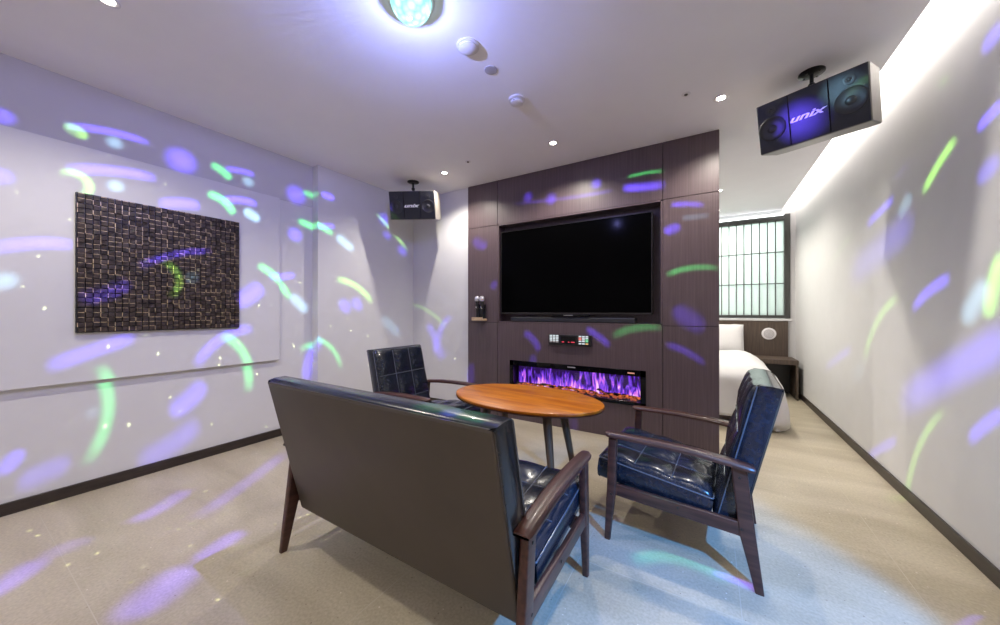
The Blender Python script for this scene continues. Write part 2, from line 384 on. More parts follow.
M['table_top'] = wood('amber_table_veneer', (0.37, 0.090, 0.003), (0.58, 0.195, 0.009), 0.36, scale=(2.2, 26, 8), detail=7, coat=0.15, bump=0.02, wave=0.6)
M['leather'] = plain('black_leather', (0.010, 0.014, 0.024), 0.24, noise=0.35, scale=55, bump=0.25, coat=0.2)
M['leather_back'] = plain('brown_rear_leather', (0.068, 0.053, 0.041), 0.48, noise=0.10, scale=5, bump=0.06)  # rear faces, browner and paler than the other leather
M['piping'] = plain('piping_highlight_leather', (0.085, 0.095, 0.12), 0.22, coat=0.3)  # piping, and seam highlights put into a paler colour
M['black'] = plain('black_plastic', (0.012, 0.012, 0.014), 0.35)
M['black_gloss'] = plain('black_gloss', (0.004, 0.004, 0.005), 0.08, spec=0.3)
M['screen'] = plain('television_screen', (0.0012, 0.0012, 0.0014), 0.12, spec=0.02)
M['dark_metal'] = plain('dark_metal', (0.05, 0.045, 0.045), 0.3, metal=0.8)
M['chrome'] = plain('chrome', (0.75, 0.75, 0.78), 0.12, metal=1.0)
M['white_plastic'] = plain('white_plastic', (0.72, 0.70, 0.72), 0.35)
M['grey_plastic'] = plain('grey_plastic', (0.42, 0.40, 0.42), 0.4)
M['speaker_side'] = plain('speaker_cabinet_grey', (0.30, 0.275, 0.245), 0.4, noise=0.08, scale=30)
M['speaker_front'] = plain('speaker_grille_cloth', (0.014, 0.016, 0.022), 0.42, noise=0.5, scale=500, bump=0.2)
M['cone'] = plain('speaker_cone', (0.024, 0.024, 0.027), 0.42, noise=0.1, scale=60)
M['logo'] = plain('silver_letters', (0.85, 0.85, 0.9), 0.3)
M['linen'] = plain('white_linen', (0.66, 0.65, 0.66), 0.75, noise=0.02, scale=14, bump=0.1)
M['headboard'] = wood('headboard_wood', (0.058, 0.040, 0.030), (0.10, 0.072, 0.056), 0.45, scale=(90, 90, 4))
M['sash'] = plain('dark_sash_paint', (0.045, 0.045, 0.043), 0.4)
M['muntin'] = plain('thin_sash_bar', (0.06, 0.06, 0.058), 0.45)
M['lamp_on'] = emit('downlight_glow', (1.0, 0.93, 0.82), 22.0)
M['strip_on'] = emit('led_strip', (0.95, 1.0, 1.0), 3.0)
M['button'] = emit('backlit_key', (0.85, 0.95, 1.0), 0.75)
M['button_red'] = emit('backlit_red_key', (1.0, 0.25, 0.2), 0.9)
M['button_amber'] = emit('backlit_amber_key', (1.0, 0.6, 0.25), 0.8)
M['button_green'] = emit('backlit_green_key', (0.3, 1.0, 0.5), 0.7)
M['digits'] = emit('red_digits', (1.0, 0.05, 0.10), 0.9)
M['ledge'] = wood('light_ledge_wood', (0.35, 0.24, 0.14), (0.55, 0.40, 0.25), 0.4, scale=(6, 40, 40))
M['mic_grille'] = plain('mic_grille', (0.62, 0.62, 0.66), 0.3, metal=0.6, noise=0.3, scale=400, bump=0.5)


def glass_mat():
    m, nt, b = new_mat('frosted_glass'); N, L = nt.nodes, nt.links
    N.remove(b); out = N['Material Output']
    t = N.new('ShaderNodeBsdfTranslucent'); t.inputs[0].default_value = (0.90, 0.97, 0.94, 1)
    d = N.new('ShaderNodeBsdfDiffuse'); d.inputs[0].default_value = (0.80, 0.86, 0.84, 1)
    mx = N.new('ShaderNodeMixShader'); mx.inputs[0].default_value = 0.3
    L.new(t.outputs[0], mx.inputs[1]); L.new(d.outputs[0], mx.inputs[2]); L.new(mx.outputs[0], out.inputs[0])
    return m


def clear_glass():
    m, nt, b = new_mat('fireplace_glass'); N, L = nt.nodes, nt.links
    N.remove(b); out = N['Material Output']
    t = N.new('ShaderNodeBsdfTransparent'); t.inputs[0].default_value = (0.9, 0.9, 0.9, 1)
    g = N.new('ShaderNodeBsdfGlossy'); g.inputs['Roughness'].default_value = 0.03
    fr = N.new('ShaderNodeFresnel'); fr.inputs[0].default_value = 1.45
    mx = N.new('ShaderNodeMixShader'); L.new(fr.outputs[0], mx.inputs[0])
    L.new(t.outputs[0], mx.inputs[1]); L.new(g.outputs[0], mx.inputs[2]); L.new(mx.outputs[0], out.inputs[0])
    return m


def dome_mat():
    m, nt, b = new_mat('disco_dome_glass'); N, L = nt.nodes, nt.links
    N.remove(b); out = N['Material Output']
    tc = N.new('ShaderNodeTexCoord'); vo = N.new('ShaderNodeTexVoronoi'); vo.inputs['Scale'].default_value = 32
    L.new(tc.outputs['Object'], vo.inputs['Vector'])
    r = N.new('ShaderNodeValToRGB')
    r.color_ramp.elements[0].color = (0.75, 1.0, 0.98, 1); r.color_ramp.elements[1].color = (0.22, 0.80, 0.78, 1)
    r.color_ramp.elements[1].position = 0.75
    L.new(vo.outputs['Distance'], r.inputs['Fac'])
    e = N.new('ShaderNodeEmission'); L.new(r.outputs['Color'], e.inputs[0]); e.inputs[1].default_value = 1.9
    g = N.new('ShaderNodeBsdfGlossy'); g.inputs['Roughness'].default_value = 0.1
    mx = N.new('ShaderNodeMixShader'); mx.inputs[0].default_value = 0.12
    L.new(e.outputs[0], mx.inputs[1]); L.new(g.outputs[0], mx.inputs[2]); L.new(mx.outputs[0], out.inputs[0])
    return m


def art_mat():
    m = plain('dark_shell_mosaic', (0.042, 0.030, 0.024), 0.5, noise=0.55, scale=26, spec=0.3)
    return m


def flame_mat():
    """the screen at the back of the electric fire: a moving picture of violet flames"""
    m, nt, b = new_mat('flame_screen'); N, L = nt.nodes, nt.links
    tc = N.new('ShaderNodeTexCoord'); sep = N.new('ShaderNodeSeparateXYZ'); L.new(tc.outputs['Object'], sep.inputs[0])

    def mth(op, a, c, d=None, clamp=False):
        n = N.new('ShaderNodeMath'); n.operation = op; n.use_clamp = clamp
        for i, v in enumerate((a, c, d)):
            if v is None: continue
            if hasattr(v, 'links'): L.new(v, n.inputs[i])
            else: n.inputs[i].default_value = v
        return n.outputs[0]
    mp = N.new('ShaderNodeMapping'); mp.inputs['Scale'].default_value = (30, 1, 7); mp.inputs['Rotation'].default_value = (0, 0.10, 0)
    L.new(tc.outputs['Object'], mp.inputs[0])
    n1 = N.new('ShaderNodeTexNoise'); n1.inputs['Scale'].default_value = 1.0; n1.inputs['Detail'].default_value = 3; n1.inputs['Distortion'].default_value = 0.9
    L.new(mp.outputs[0], n1.inputs['Vector'])
    mp2 = N.new('ShaderNodeMapping'); mp2.inputs['Scale'].default_value = (7, 1, 2.2)
    L.new(tc.outputs['Object'], mp2.inputs[0])
    n2 = N.new('ShaderNodeTexNoise'); n2.inputs['Scale'].default_value = 1.0; n2.inputs['Detail'].default_value = 2
    L.new(mp2.outputs[0], n2.inputs['Vector'])
    # height above the bed of logs, 0..1 over 0.22 m
    h = mth('MULTIPLY_ADD', sep.outputs[2], 1 / 0.22, 0.45)
    f = mth('MULTIPLY_ADD', n1.outputs['Fac'], 3.4, -1.22)
    f = mth('ADD', f, mth('MULTIPLY_ADD', n2.outputs['Fac'], 1.2, -0.55))
    f = mth('SUBTRACT', f, mth('MULTIPLY', h, 0.85), None, True)
    r = N.new('ShaderNodeValToRGB'); cr = r.color_ramp
    cr.elements[0].position = 0.0; cr.elements[0].color = (0.020, 0.004, 0.07, 1)
    cr.elements[1].position = 1.0; cr.elements[1].color = (1.0, 0.62, 0.95, 1)
    for p, c in ((0.22, (0.08, 0.02, 0.42, 1)), (0.48, (0.22, 0.06, 0.85, 1)), (0.75, (0.75, 0.16, 0.80, 1))):
        e = cr.elements.new(p); e.color = c
    L.new(f, r.inputs['Fac'])
    b.inputs['Base Color'].default_value = (0.01, 0.01, 0.012, 1)
    L.new(r.outputs['Color'], b.inputs['Emission Color']); b.inputs['Emission Strength'].default_value = 1.25
    return m


def ember_mat():
    m, nt, b = new_mat('ember_log'); N, L = nt.nodes, nt.links
    tc = N.new('ShaderNodeTexCoord'); n = N.new('ShaderNodeTexNoise'); n.inputs['Scale'].default_value = 22; n.inputs['Detail'].default_value = 4
    L.new(tc.outputs['Object'], n.inputs['Vector'])
    r = N.new('ShaderNodeValToRGB'); r.color_ramp.elements[0].position = 0.50; r.color_ramp.elements[0].color = (0, 0, 0, 1)
    r.color_ramp.elements[1].position = 0.66; r.color_ramp.elements[1].color = (1.0, 0.22, 0.06, 1)
    L.new(n.outputs['Fac'], r.inputs['Fac'])
    b.inputs['Base Color'].default_value = (0.035, 0.02, 0.018, 1); b.inputs['Roughness'].default_value = 0.8
    L.new(r.outputs['Color'], b.inputs['Emission Color']); b.inputs['Emission Strength'].default_value = 0.9
    return m


M['frosted'] = glass_mat(); M['glass'] = clear_glass(); M['dome'] = dome_mat()
M['art'] = art_mat(); M['flame'] = flame_mat(); M['log'] = ember_mat()
M['ember'] = emit('glowing_coals', (1.0, 0.22, 0.10), 0.45)


# ------------------------------------------------------------------ mesh helpers
def obj(name, bm, mat, parent=None, loc=(0, 0, 0), rot=(0, 0, 0), smooth=False, angle=0.7):
    me = bpy.data.meshes.new(name)
    bmesh.ops.remove_doubles(bm, verts=bm.verts, dist=1e-6)
    bmesh.ops.recalc_face_normals(bm, faces=bm.faces)
    if smooth:
        for f in bm.faces: f.smooth = True
        for e in bm.edges:
            if len(e.link_faces) == 2 and e.calc_face_angle(0) > angle: e.smooth = False
    bm.to_mesh(me); bm.free()
    me.materials.append(mat)
    o = bpy.data.objects.new(name, me)
    COL.objects.link(o)
    o.location = loc; o.rotation_euler = rot
    if parent is not None: o.parent = parent
    return o


def tag(o, label=None, cat=None, group=None, kind=None):
    if label: o['label'] = label
    if cat: o['category'] = cat
    if group: o['group'] = group
    if kind: o['kind'] = kind
    return o


def empty(name, loc=(0, 0, 0), rz=0, label=None, cat=None, group=None, rot=None):
    o = bpy.data.objects.new(name, None); COL.objects.link(o)
    o.empty_display_size = 0.1
    o.location = loc; o.rotation_euler = rot if rot else (0, 0, rz)
    return tag(o, label, cat, group)


def struct(name, bm, mat, **kw):
    o = obj(name, bm, mat, **kw); o['kind'] = 'structure'
    return o


def NB(): return bmesh.new()


def box(bm, x0, x1, y0, y1, z0, z1, bev=0.0, seg=2, mtx=None):
    r = bmesh.ops.create_cube(bm, size=1.0)
    vs = r['verts']
    bmesh.ops.scale(bm, vec=(abs(x1 - x0), abs(y1 - y0), abs(z1 - z0)), verts=vs)
    bmesh.ops.translate(bm, vec=((x0 + x1) / 2, (y0 + y1) / 2, (z0 + z1) / 2), verts=vs)
    if bev:
        es = list({e for v in vs for e in v.link_edges})
        rr = bmesh.ops.bevel(bm, geom=es, offset=bev, segments=seg, affect='EDGES', profile=0.6)
        vs = list({v for f in rr['faces'] for v in f.verts} | {v for v in vs if v.is_valid})
    if mtx is not None: bmesh.ops.transform(bm, matrix=mtx, verts=vs)
    return bm


def loft(bm, rings, cap=True, closed=False):
    rv = [[bm.verts.new(p) for p in r] for r in rings]
    n = len(rv[0]); k = len(rv)
    for i in range(k - (0 if closed else 1)):
        a, b = rv[i], rv[(i + 1) % k]
        for j in range(n):
            bm.faces.new((a[j], a[(j + 1) % n], b[(j + 1) % n], b[j]))
    if cap and not closed:
        bm.faces.new(rv[0]); bm.faces.new(list(reversed(rv[-1])))
    return bm


def rrect(w, h, r, n=3):
    """rounded rectangle outline, centred"""
    pts = []
    for cx, cy, a0 in ((w / 2 - r, h / 2 - r, 0), (-w / 2 + r, h / 2 - r, PI / 2), (-w / 2 + r, -h / 2 + r, PI), (w / 2 - r, -h / 2 + r, 3 * PI / 2)):
        for i in range(n + 1):
            a = a0 + PI / 2 * i / n
            pts.append((cx + r * math.cos(a), cy + r * math.sin(a)))
    return pts


def bar(bm, p0, p1, s0, s1, r=0.005, up=(1, 0, 0), n=3):
    """tapered rounded bar from p0 to p1; s=(size along up, size across)"""
    p0, p1 = Vector(p0), Vector(p1); d = (p1 - p0).normalized(); u = Vector(up); u = (u - d * u.dot(d)).normalized(); v = d.cross(u)
    rings = []
    for p, s in ((p0, s0), (p1, s1)):
        rings.append([p + u * a + v * b for a, b in rrect(s[0], s[1], min(r, min(s) * 0.45), n)])
    return loft(bm, rings)


def lathe(bm, prof, n=32, mtx=None, closed=False):
    rings = []
    for r, z in prof:
        rings.append([Vector((max(r, 1e-5) * math.cos(2 * PI * i / n), max(r, 1e-5) * math.sin(2 * PI * i / n), z)) for i in range(n)])
    if mtx is not None: rings = [[mtx @ p for p in r] for r in rings]
    return loft(bm, rings, cap=not closed, closed=closed)


def tube(bm, pts, rad, n=8, closed=False):
    pts = [Vector(p) for p in pts]; k = len(pts); rings = []
    prev = None
    for i, p in enumerate(pts):
        a = pts[(i - 1) % k] if (closed or i > 0) else p
        b = pts[(i + 1) % k] if (closed or i < k - 1) else p
        t = (b - a).normalized()
        if prev is None:
            u = t.orthogonal().normalized()
        else:
            u = (prev - t * prev.dot(t)).normalized()
        prev = u; v = t.cross(u)
        rings.append([p + (u * math.cos(2 * PI * j / n) + v * math.sin(2 * PI * j / n)) * rad for j in range(n)])
    return loft(bm, rings, cap=not closed, closed=closed)


def copy_tree(o, parent=None):
    c = o.copy(); COL.objects.link(c)
    if parent is not None: c.parent = parent
    for ch in [x for x in list(o.children)]: copy_tree(ch, c)
    return c


# ------------------------------------------------------------------ the room
bm = NB(); box(bm, XL - .1, XR + .1, YB - .1, YF + .1, -0.08, 0.0); struct('floor', bm, M['floor'])
bm = NB(); box(bm, XL - .1, 0.83, YB - .1, YF + .1, CEIL, CEIL + 0.05)
# slot of the cove above the right wall
box(bm, 0.83 - .22, XR + .1, YB - .1, YF + .1, CEIL + 0.26, CEIL + 0.30)
box(bm, 0.83 - .22, 0.83 - .20, YB - .1, YF + .1, CEIL + 0.05, CEIL + 0.26)
struct('ceiling', bm, M['ceiling'])
bm = NB(); box(bm, XR, XR + .1, YB - .1, YF + .1, 0, CEIL + 0.26); struct('wall_right', bm, M['wall'])
bm = NB(); box(bm, XL - .1, XL, YB - .1, 1.86, 0, CEIL); box(bm, XL - .1, -3.10, 1.86, YF + .1, 0, CEIL)
struct('wall_left', bm, M['wall'])
bm = NB(); box(bm, XL - .1, XR + .1, YB - .1, YB, 0, CEIL); struct('wall_front', bm, M['wall'])
bm = NB(); box(bm, -3.10, -2.24, 3.065, 3.16, 0, CEIL); struct('wall_back', bm, M['wall'])
# far wall of the bed area round the lattice window (opening X -1.2..0.90, Z 0.99..2.36)
bm = NB()
box(bm, -3.10, XR, YF, YF + .1, 0, 0.985); box(bm, -3.10, XR, YF, YF + .1, 2.375, CEIL + .26)
box(bm, 0.885, XR, YF, YF + .1, 0.985, 2.375); box(bm, -3.10, -1.2, YF, YF + .1, 0.985, 2.375)
struct('wall_bedroom', bm, M['wall'])
# light box behind the window
bm = NB(); box(bm, -1.4, XR, 6.75, 6.8, 0.8, 2.5); box(bm, -1.4, XR, YF + .1, 6.8, 0.75, 0.8); box(bm, -1.4, XR, YF + .1, 6.8, 2.45, 2.5)
box(bm, -1.45, -1.4, YF + .1, 6.8, 0.8, 2.5); box(bm, XR, XR + .05, YF + .1, 6.8, 0.75, 2.5)
struct('wall_behind_window', bm, M['wall'])
# raised board on the left wall and grey strip above it
bm = NB(); box(bm, XL, XL + 0.032, YB + .02, 1.555, 0.665, 2.055, bev=0.002, seg=1); struct('trim_1', bm, M['wall'])
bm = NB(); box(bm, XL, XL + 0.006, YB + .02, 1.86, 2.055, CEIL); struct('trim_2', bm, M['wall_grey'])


def baseboard(name, x0, x1, y0, y1):
    bm = NB(); box(bm, x0, x1, y0, y1, 0, 0.066, bev=0.002, seg=1)
    return struct(name, bm, M['base'])


baseboard('baseboard_left', XL, XL + 0.012, YB, 1.86)
baseboard('baseboard_left_pier', -3.10, -3.088, 1.86, 3.065)
baseboard('baseboard_right', XR - 0.012, XR, YB, YF)
baseboard('baseboard_back', -3.088, -2.26, 3.053, 3.065)
baseboard('baseboard_front', XL, XR, YB, YB + 0.012)

# ---- centre partition: dark oak panels with fine gaps, recesses for the television and the fire
PX0, PX1, SX0, SX1, PY = -2.256, 0.066, -1.876, -0.318, 3.045
Z1, Z2 = 0.965, 1.978
bm = NB()
box(bm, PX0 + .004, PX1 - .004, PY + 0.20, PY + 0.26, 0, CEIL)
box(bm, PX0 + .004, SX0, PY + .008, PY + 0.20, 0, CEIL); box(bm, SX1, PX1 - .004, PY + .008, PY + 0.20, 0, CEIL)
box(bm, SX0, SX1, PY + .008, PY + 0.20, Z2, CEIL)
FX0, FX1, FZ0, FZ1 = -1.712, -0.455, 0.305, 0.580
box(bm, SX0, SX1, PY + .008, PY + 0.20, FZ1, Z1); box(bm, SX0, SX1, PY + .008, PY + 0.20, 0, FZ0)
box(bm, SX0, FX0, PY + .008, PY + 0.20, FZ0, FZ1); box(bm, FX1, SX1, PY + .008, PY + 0.20, FZ0, FZ1)
part = struct('wall_partition', bm, M['panel_gap'])
G = 0.0022


def oak(x0, x1, z0, z1, holes=None):
    bm = NB()
    box(bm, x0 + G, x1 - G, PY, PY + .018, z0 + G, z1 - G, bev=0.0008, seg=1)
    o = obj('panel', bm, M['panel'], part)
    return o


oak(PX0, SX0, Z2, CEIL); oak(SX0, SX1, Z2, CEIL); oak(SX1, PX1, Z2, CEIL)
oak(PX0, SX0, Z1, Z2); oak(SX1, PX1, Z1, Z2)
oak(PX0, SX0, 0, Z1); oak(SX1, PX1, 0, Z1)
bm = NB()
box(bm, SX0 + G, SX1 - G, PY, PY + .018, FZ1, Z1 - G); box(bm, SX0 + G, SX1 - G, PY, PY + .018, 0, FZ0)
box(bm, SX0 + G, FX0, PY, PY + .018, FZ0, FZ1); box(bm, FX1, SX1 - G, PY, PY + .018, FZ0, FZ1)
obj('panel', bm, M['panel'], part)
bm = NB()     # lining of the television recess, its side panels facing the bed area
box(bm, SX0, SX1, PY + .125, PY + .14, Z1, Z2); box(bm, SX0, SX0 + .015, PY, PY + .13, Z1 + G, Z2 - G)
box(bm, SX1 - .015, SX1, PY, PY + .13, Z1 + G, Z2 - G)
box(bm, SX0, SX1, PY, PY + .13, Z1, Z1 + .012); box(bm, SX0, SX1, PY, PY + .13, Z2 - .012, Z2)
obj('recess_lining', bm, M['panel'], part)
bm = NB(); box(bm, PX1 - .006, PX1, PY + .018, PY + .26, 0, CEIL); box(bm, PX0, PX1, PY + .26, PY + .275, 0, CEIL)
obj('side_panel', bm, M['panel'], part)

# ---- television
tv = empty('television', ((-1.845 - .397) / 2, PY + 0.02, 1.055), 0,
           'large black flat television switched off in the recess of the dark wood partition', 'television')
W2, TH = 0.724, 0.848
bm = NB(); box(bm, -W2, W2, 0.012, 0.055, 0, TH, bev=0.004); box(bm, -0.45, 0.45, 0.05, 0.10, 0.15, 0.65, bev=0.01); obj('housing', bm, M['black'], tv)
bm = NB(); box(bm, -W2 + .009, W2 - .009, 0.0, 0.014, 0.016, TH - .009); obj('screen', bm, M['screen'], tv)
bm = NB()
box(bm, -W2, W2, -0.002, 0.013, 0, .013, bev=.001, seg=1); box(bm, -W2, W2, -0.002, 0.013, TH - .006, TH, bev=.001, seg=1)
box(bm, -W2, -W2 + .007, -0.002, 0.013, 0, TH, bev=.001, seg=1); box(bm, W2 - .007, W2, -0.002, 0.013, 0, TH, bev=.001, seg=1)
obj('bezel', bm, M['dark_metal'], tv)
bm = NB(); box(bm, -0.16, 0.20, -0.006, 0.03, -0.018, -0.002, bev=.004); obj('sensor_bar', bm, M['black_gloss'], tv)
bm = NB(); box(bm, -0.04, 0.05, -0.0075, -0.003, -0.014, -0.007, bev=.001, seg=1); tag(obj('logo_plate', bm, M['chrome'], tv), 'small bright maker plate')

sb = empty('soundbar', (-1.13, PY + 0.06, Z1 + 0.012), 0, 'long low black soundbar lying under the television in the recess', 'soundbar')
bm = NB(); box(bm, -0.60, 0.60, -0.035, 0.035, 0, 0.048, bev=0.008); obj('body', bm, M['black'], sb)
bm = NB(); box(bm, -0.59, 0.59, -0.038, -0.034, 0.006, 0.042, bev=0.002, seg=1); obj('grille', bm, M['speaker_front'], sb)

# ---- electric fireplace
fp = empty('electric_fireplace', ((FX0 + FX1) / 2, PY, FZ0), 0,
           'long black electric fireplace with violet flames set low in the dark wood partition', 'fireplace')
fw, fh = (FX1 - FX0) / 2, FZ1 - FZ0
bm = NB()
box(bm, -fw - .012, fw + .012, -.012, .004, fh - .040, fh + .010, bev=.002, seg=1); box(bm, -fw - .012, fw + .012, -.012, .004, -.010, .020, bev=.002, seg=1)
box(bm, -fw - .012, -fw + .030, -.012, .004, -.010, fh + .010, bev=.002, seg=1); box(bm, fw - .030, fw + .012, -.012, .004, -.010, fh + .010, bev=.002, seg=1)
obj('frame', bm, M['black_gloss'], fp)
bm = NB(); box(bm, -fw, fw, .145, .155, 0, fh); box(bm, -fw, fw, 0.004, .15, 0, .01); box(bm, -fw, fw, 0.004, .15, fh - .01, fh)
box(bm, -fw, -fw + .01, 0.004, .15, 0, fh); box(bm, fw - .01, fw, 0.004, .15, 0, fh); obj('housing', bm, M['black'], fp)
bm = NB(); box(bm, -fw + .03, fw - .03, -.002, .002, -.11, .11)
obj('flame_screen', bm, M['flame'], fp, loc=(0, .110, fh / 2 + .0))
bm = NB(); box(bm, -fw + .028, fw - .028, -.003, 0.0, .018, fh - .038); obj('glass_front', bm, M['glass'], fp)
bm = NB()
for i in range(150):
    x = random.uniform(-fw + .05, fw - .05); y = random.uniform(.03, .10); s = random.uniform(.008, .016)
    r = bmesh.ops.create_icosphere(bm, subdivisions=1, radius=s)
    bmesh.ops.transform(bm, matrix=Matrix.Translation((x, y, .022 + s * .5)) @ Euler((random.random() * 3, random.random() * 3, 0)).to_matrix().to_4x4() @ Matrix.Diagonal((1, .8, .7, 1)), verts=r['verts'])
tag(obj('coal_bed', bm, M['ember'], fp), 'orange glowing coals', kind='stuff')
for i in range(13):
    bm = NB(); L_ = random.uniform(.10, .17); R0 = random.uniform(.011, .016)
    rings = []
    for k in range(7):
        t = k / 6 - .5; rr = R0 * (1 - .5 * abs(t)) * random.uniform(.85, 1.15)
        rings.append([Vector((t * L_, rr * math.cos(a * PI / 4) * random.uniform(.85, 1.1), rr * math.sin(a * PI / 4) * random.uniform(.85, 1.1) + .006 * math.sin(t * 5 + i))) for a in range(8)])
    loft(bm, rings)
    obj('log', bm, M['log'], fp, loc=(-fw + .11 + i * (2 * fw - .22) / 12, random.uniform(.045, .085), .046 + random.uniform(0, .014)),
        rot=(0, random.uniform(-.12, .12), random.uniform(-.6, .6)), smooth=True)
bm = NB(); box(bm, -.030, .045, -.0135, -.0115, fh - .014, fh - .006); tag(obj('maker_plate', bm, M['grey_plastic'], fp), 'small pale lettering plate on top rail')
bm = NB(); box(bm, fw - .13, fw - .075, -.0135, -.0115, fh - .020, fh - .010); tag(obj('indicator_light', bm, emit('orange_indicator', (1.0, .45, .3), .6), fp), 'small orange indicator')

# ---- karaoke control panel on the partition
kp = empty('control_panel', (-1.093, PY, 0.766), 0, 'black wall control panel with two lit keypads and red display', 'control panel')
bm = NB(); box(bm, -.203, .203, -.022, 0, 0, .100, bev=.004); obj('housing', bm, M['black'], kp)
bm = NB(); box(bm, -.080, .062, -.0235, -.0215, .018, .088); obj('display', bm, M['black_gloss'], kp)
for x0, w in ((-.070, .022), (-.010, .012), (.018, .034)):
    bm = NB(); box(bm, x0, x0 + w, -.0245, -.0235, .030, .038); obj('digit_row', bm, M['digits'], kp)
for side, x0 in ((0, -.190), (1, .090)):
    for r in range(5):
        for c in range(3):
            wk = .025
            xx = x0 + c * (wk + .006)
            z = .084 - r * .0145 - (.007 if (side and r == 4) else 0)
            mt = M['button']
            if side and r in (1, 2) and c == 0: mt = M['button_red']
            if side and r in (2, 3) and c == 2: mt = M['button_green']
            if side and r == 4 and c == 2: mt = M['button_amber']
            if side == 0 and r == 4: mt = M['grey_plastic']
            bm = NB(); box(bm, xx, xx + wk, -.0255, -.0215, z, z + .0105, bev=.0015, seg=1)
            obj('button', bm, mt, kp)

# ---- microphone holder with two microphones
mh = empty('microphone_holder', (-2.070, PY, 0.985), 0, 'small dark wall holder with a pale wooden ledge on the partition edge', 'holder')
bm = NB(); box(bm, -.045, .055, -.012, 0, .02, .17, bev=.004); obj('back_plate', bm, M['black'], mh)
bm = NB(); box(bm, -.075, .065, -.085, 0, 0, .020, bev=.003); box(bm, -.075, .065, -.085, -.079, .018, .034, bev=.002, seg=1); obj('ledge', bm, M['ledge'], mh)
for sx in (-.03, .03):
    bm = NB(); mt = Matrix.Translation((sx, -.045, .12))
    pts = [(.021 * math.cos(a) , .021 * math.sin(a)) for a in [PI * (.5 + .0) + 2 * PI * k / 20 for k in range(3, 18)]]
    tube(bm, [(sx + px, -.045 - py * -1, .125) for px, py in pts], .004, 6); box(bm, sx - .006, sx + .006, -.026, -.008, .118, .132)
    obj('clip', bm, M['dark_metal'], mh, smooth=True)


def microphone(x, label):
    m = empty('microphone', (x, PY - .045, 1.006), 0, label, 'microphone', 'microphones in the wall holder')
    bm = NB(); lathe(bm, [(.009, 0), (.012, .004), (.014, .06), (.016, .13), (.019, .165), (.012, .172)], 20); obj('handle', bm, M['black'], m, smooth=True)
    bm = NB(); lathe(bm, [(.020, .166), (.0225, .170), (.0225, .178), (.020, .182)], 20); obj('collar', bm, M['dark_metal'], m, smooth=True)
    bm = NB(); lathe(bm, [(.019, .180), (.025, .192), (.0265, .207), (.024, .222), (.016, .233), (.003, .237)], 20); obj('grille', bm, M['mic_grille'], m, smooth=True)
    bm = NB(); box(bm, -.004, .004, -.0185, -.012, .10, .125, bev=.001, seg=1); obj('switch', bm, M['chrome'], m)


microphone(-2.100, 'left one of two black microphones with silver head in wall holder')
microphone(-2.040, 'right one of two black microphones, nearer the television, in wall holder')

# ---- woven mosaic picture on the left wall
ap = empty('wall_art', (XL + .032, (0.436 + 1.25) / 2, 0.955), 0, 'square dark brown textured mosaic panel hanging on the white left wall', 'wall art')
bm = NB(); box(bm, 0, .022, -.407, .407, 0, .82, bev=.002, seg=1); obj('backing_board', bm, M['black'], ap)
if True: gold = plain('gold_edge', (.50, .38, .23), .35, metal=.2, noise=.5, scale=30)
bm = NB(); gilt = []
ny, nz = 27, 28
cw, chh = .806 / ny, .812 / nz
for j in range(nz):
    for i in range(ny):
        y0 = -.403 + i * cw; z0 = .004 + j * chh
        a = random.uniform(.0035, .009); b2 = random.uniform(.0035, .009)
        t = [random.uniform(0, .0045) for _ in range(4)]
        m_ = .0007
        p = [(y0 + m_, z0 + m_), (y0 + cw - m_, z0 + m_), (y0 + cw - m_, z0 + chh - m_), (y0 + m_, z0 + chh - m_)]
        lo = [bm.verts.new((.020, q[0], q[1])) for q in p]
        hi = [bm.verts.new((.022 + a + t[k], q[0] + (.002 if k in (0, 3) else -.002), q[1] + (.002 if k < 2 else -.002))) for k, q in enumerate(p)]
        bm.faces.new(hi)
        for k in range(4): bm.faces.new((lo[k], lo[(k + 1) % 4], hi[(k + 1) % 4], hi[k]))
        if random.random() < .78:
            # pale gilt edge on some tiles
            if random.random() < .62: gilt.append((.0205, .024 + a * .9, y0 + .003, y0 + cw - .003, z0 + chh - .0030, z0 + chh + .0004))
            else: gilt.append((.0205, .024 + a * .9, y0 - .0002, y0 + .0028, z0 + .002, z0 + chh - .002))
n_dark = len(bm.faces)
for q in gilt: box(bm, *q)
tiles = obj('mosaic_tiles', bm, M['art'], ap)
tiles.data.materials.append(gold)
for p_ in tiles.data.polygons:
    if p_.index >= n_dark: p_.material_index = 1


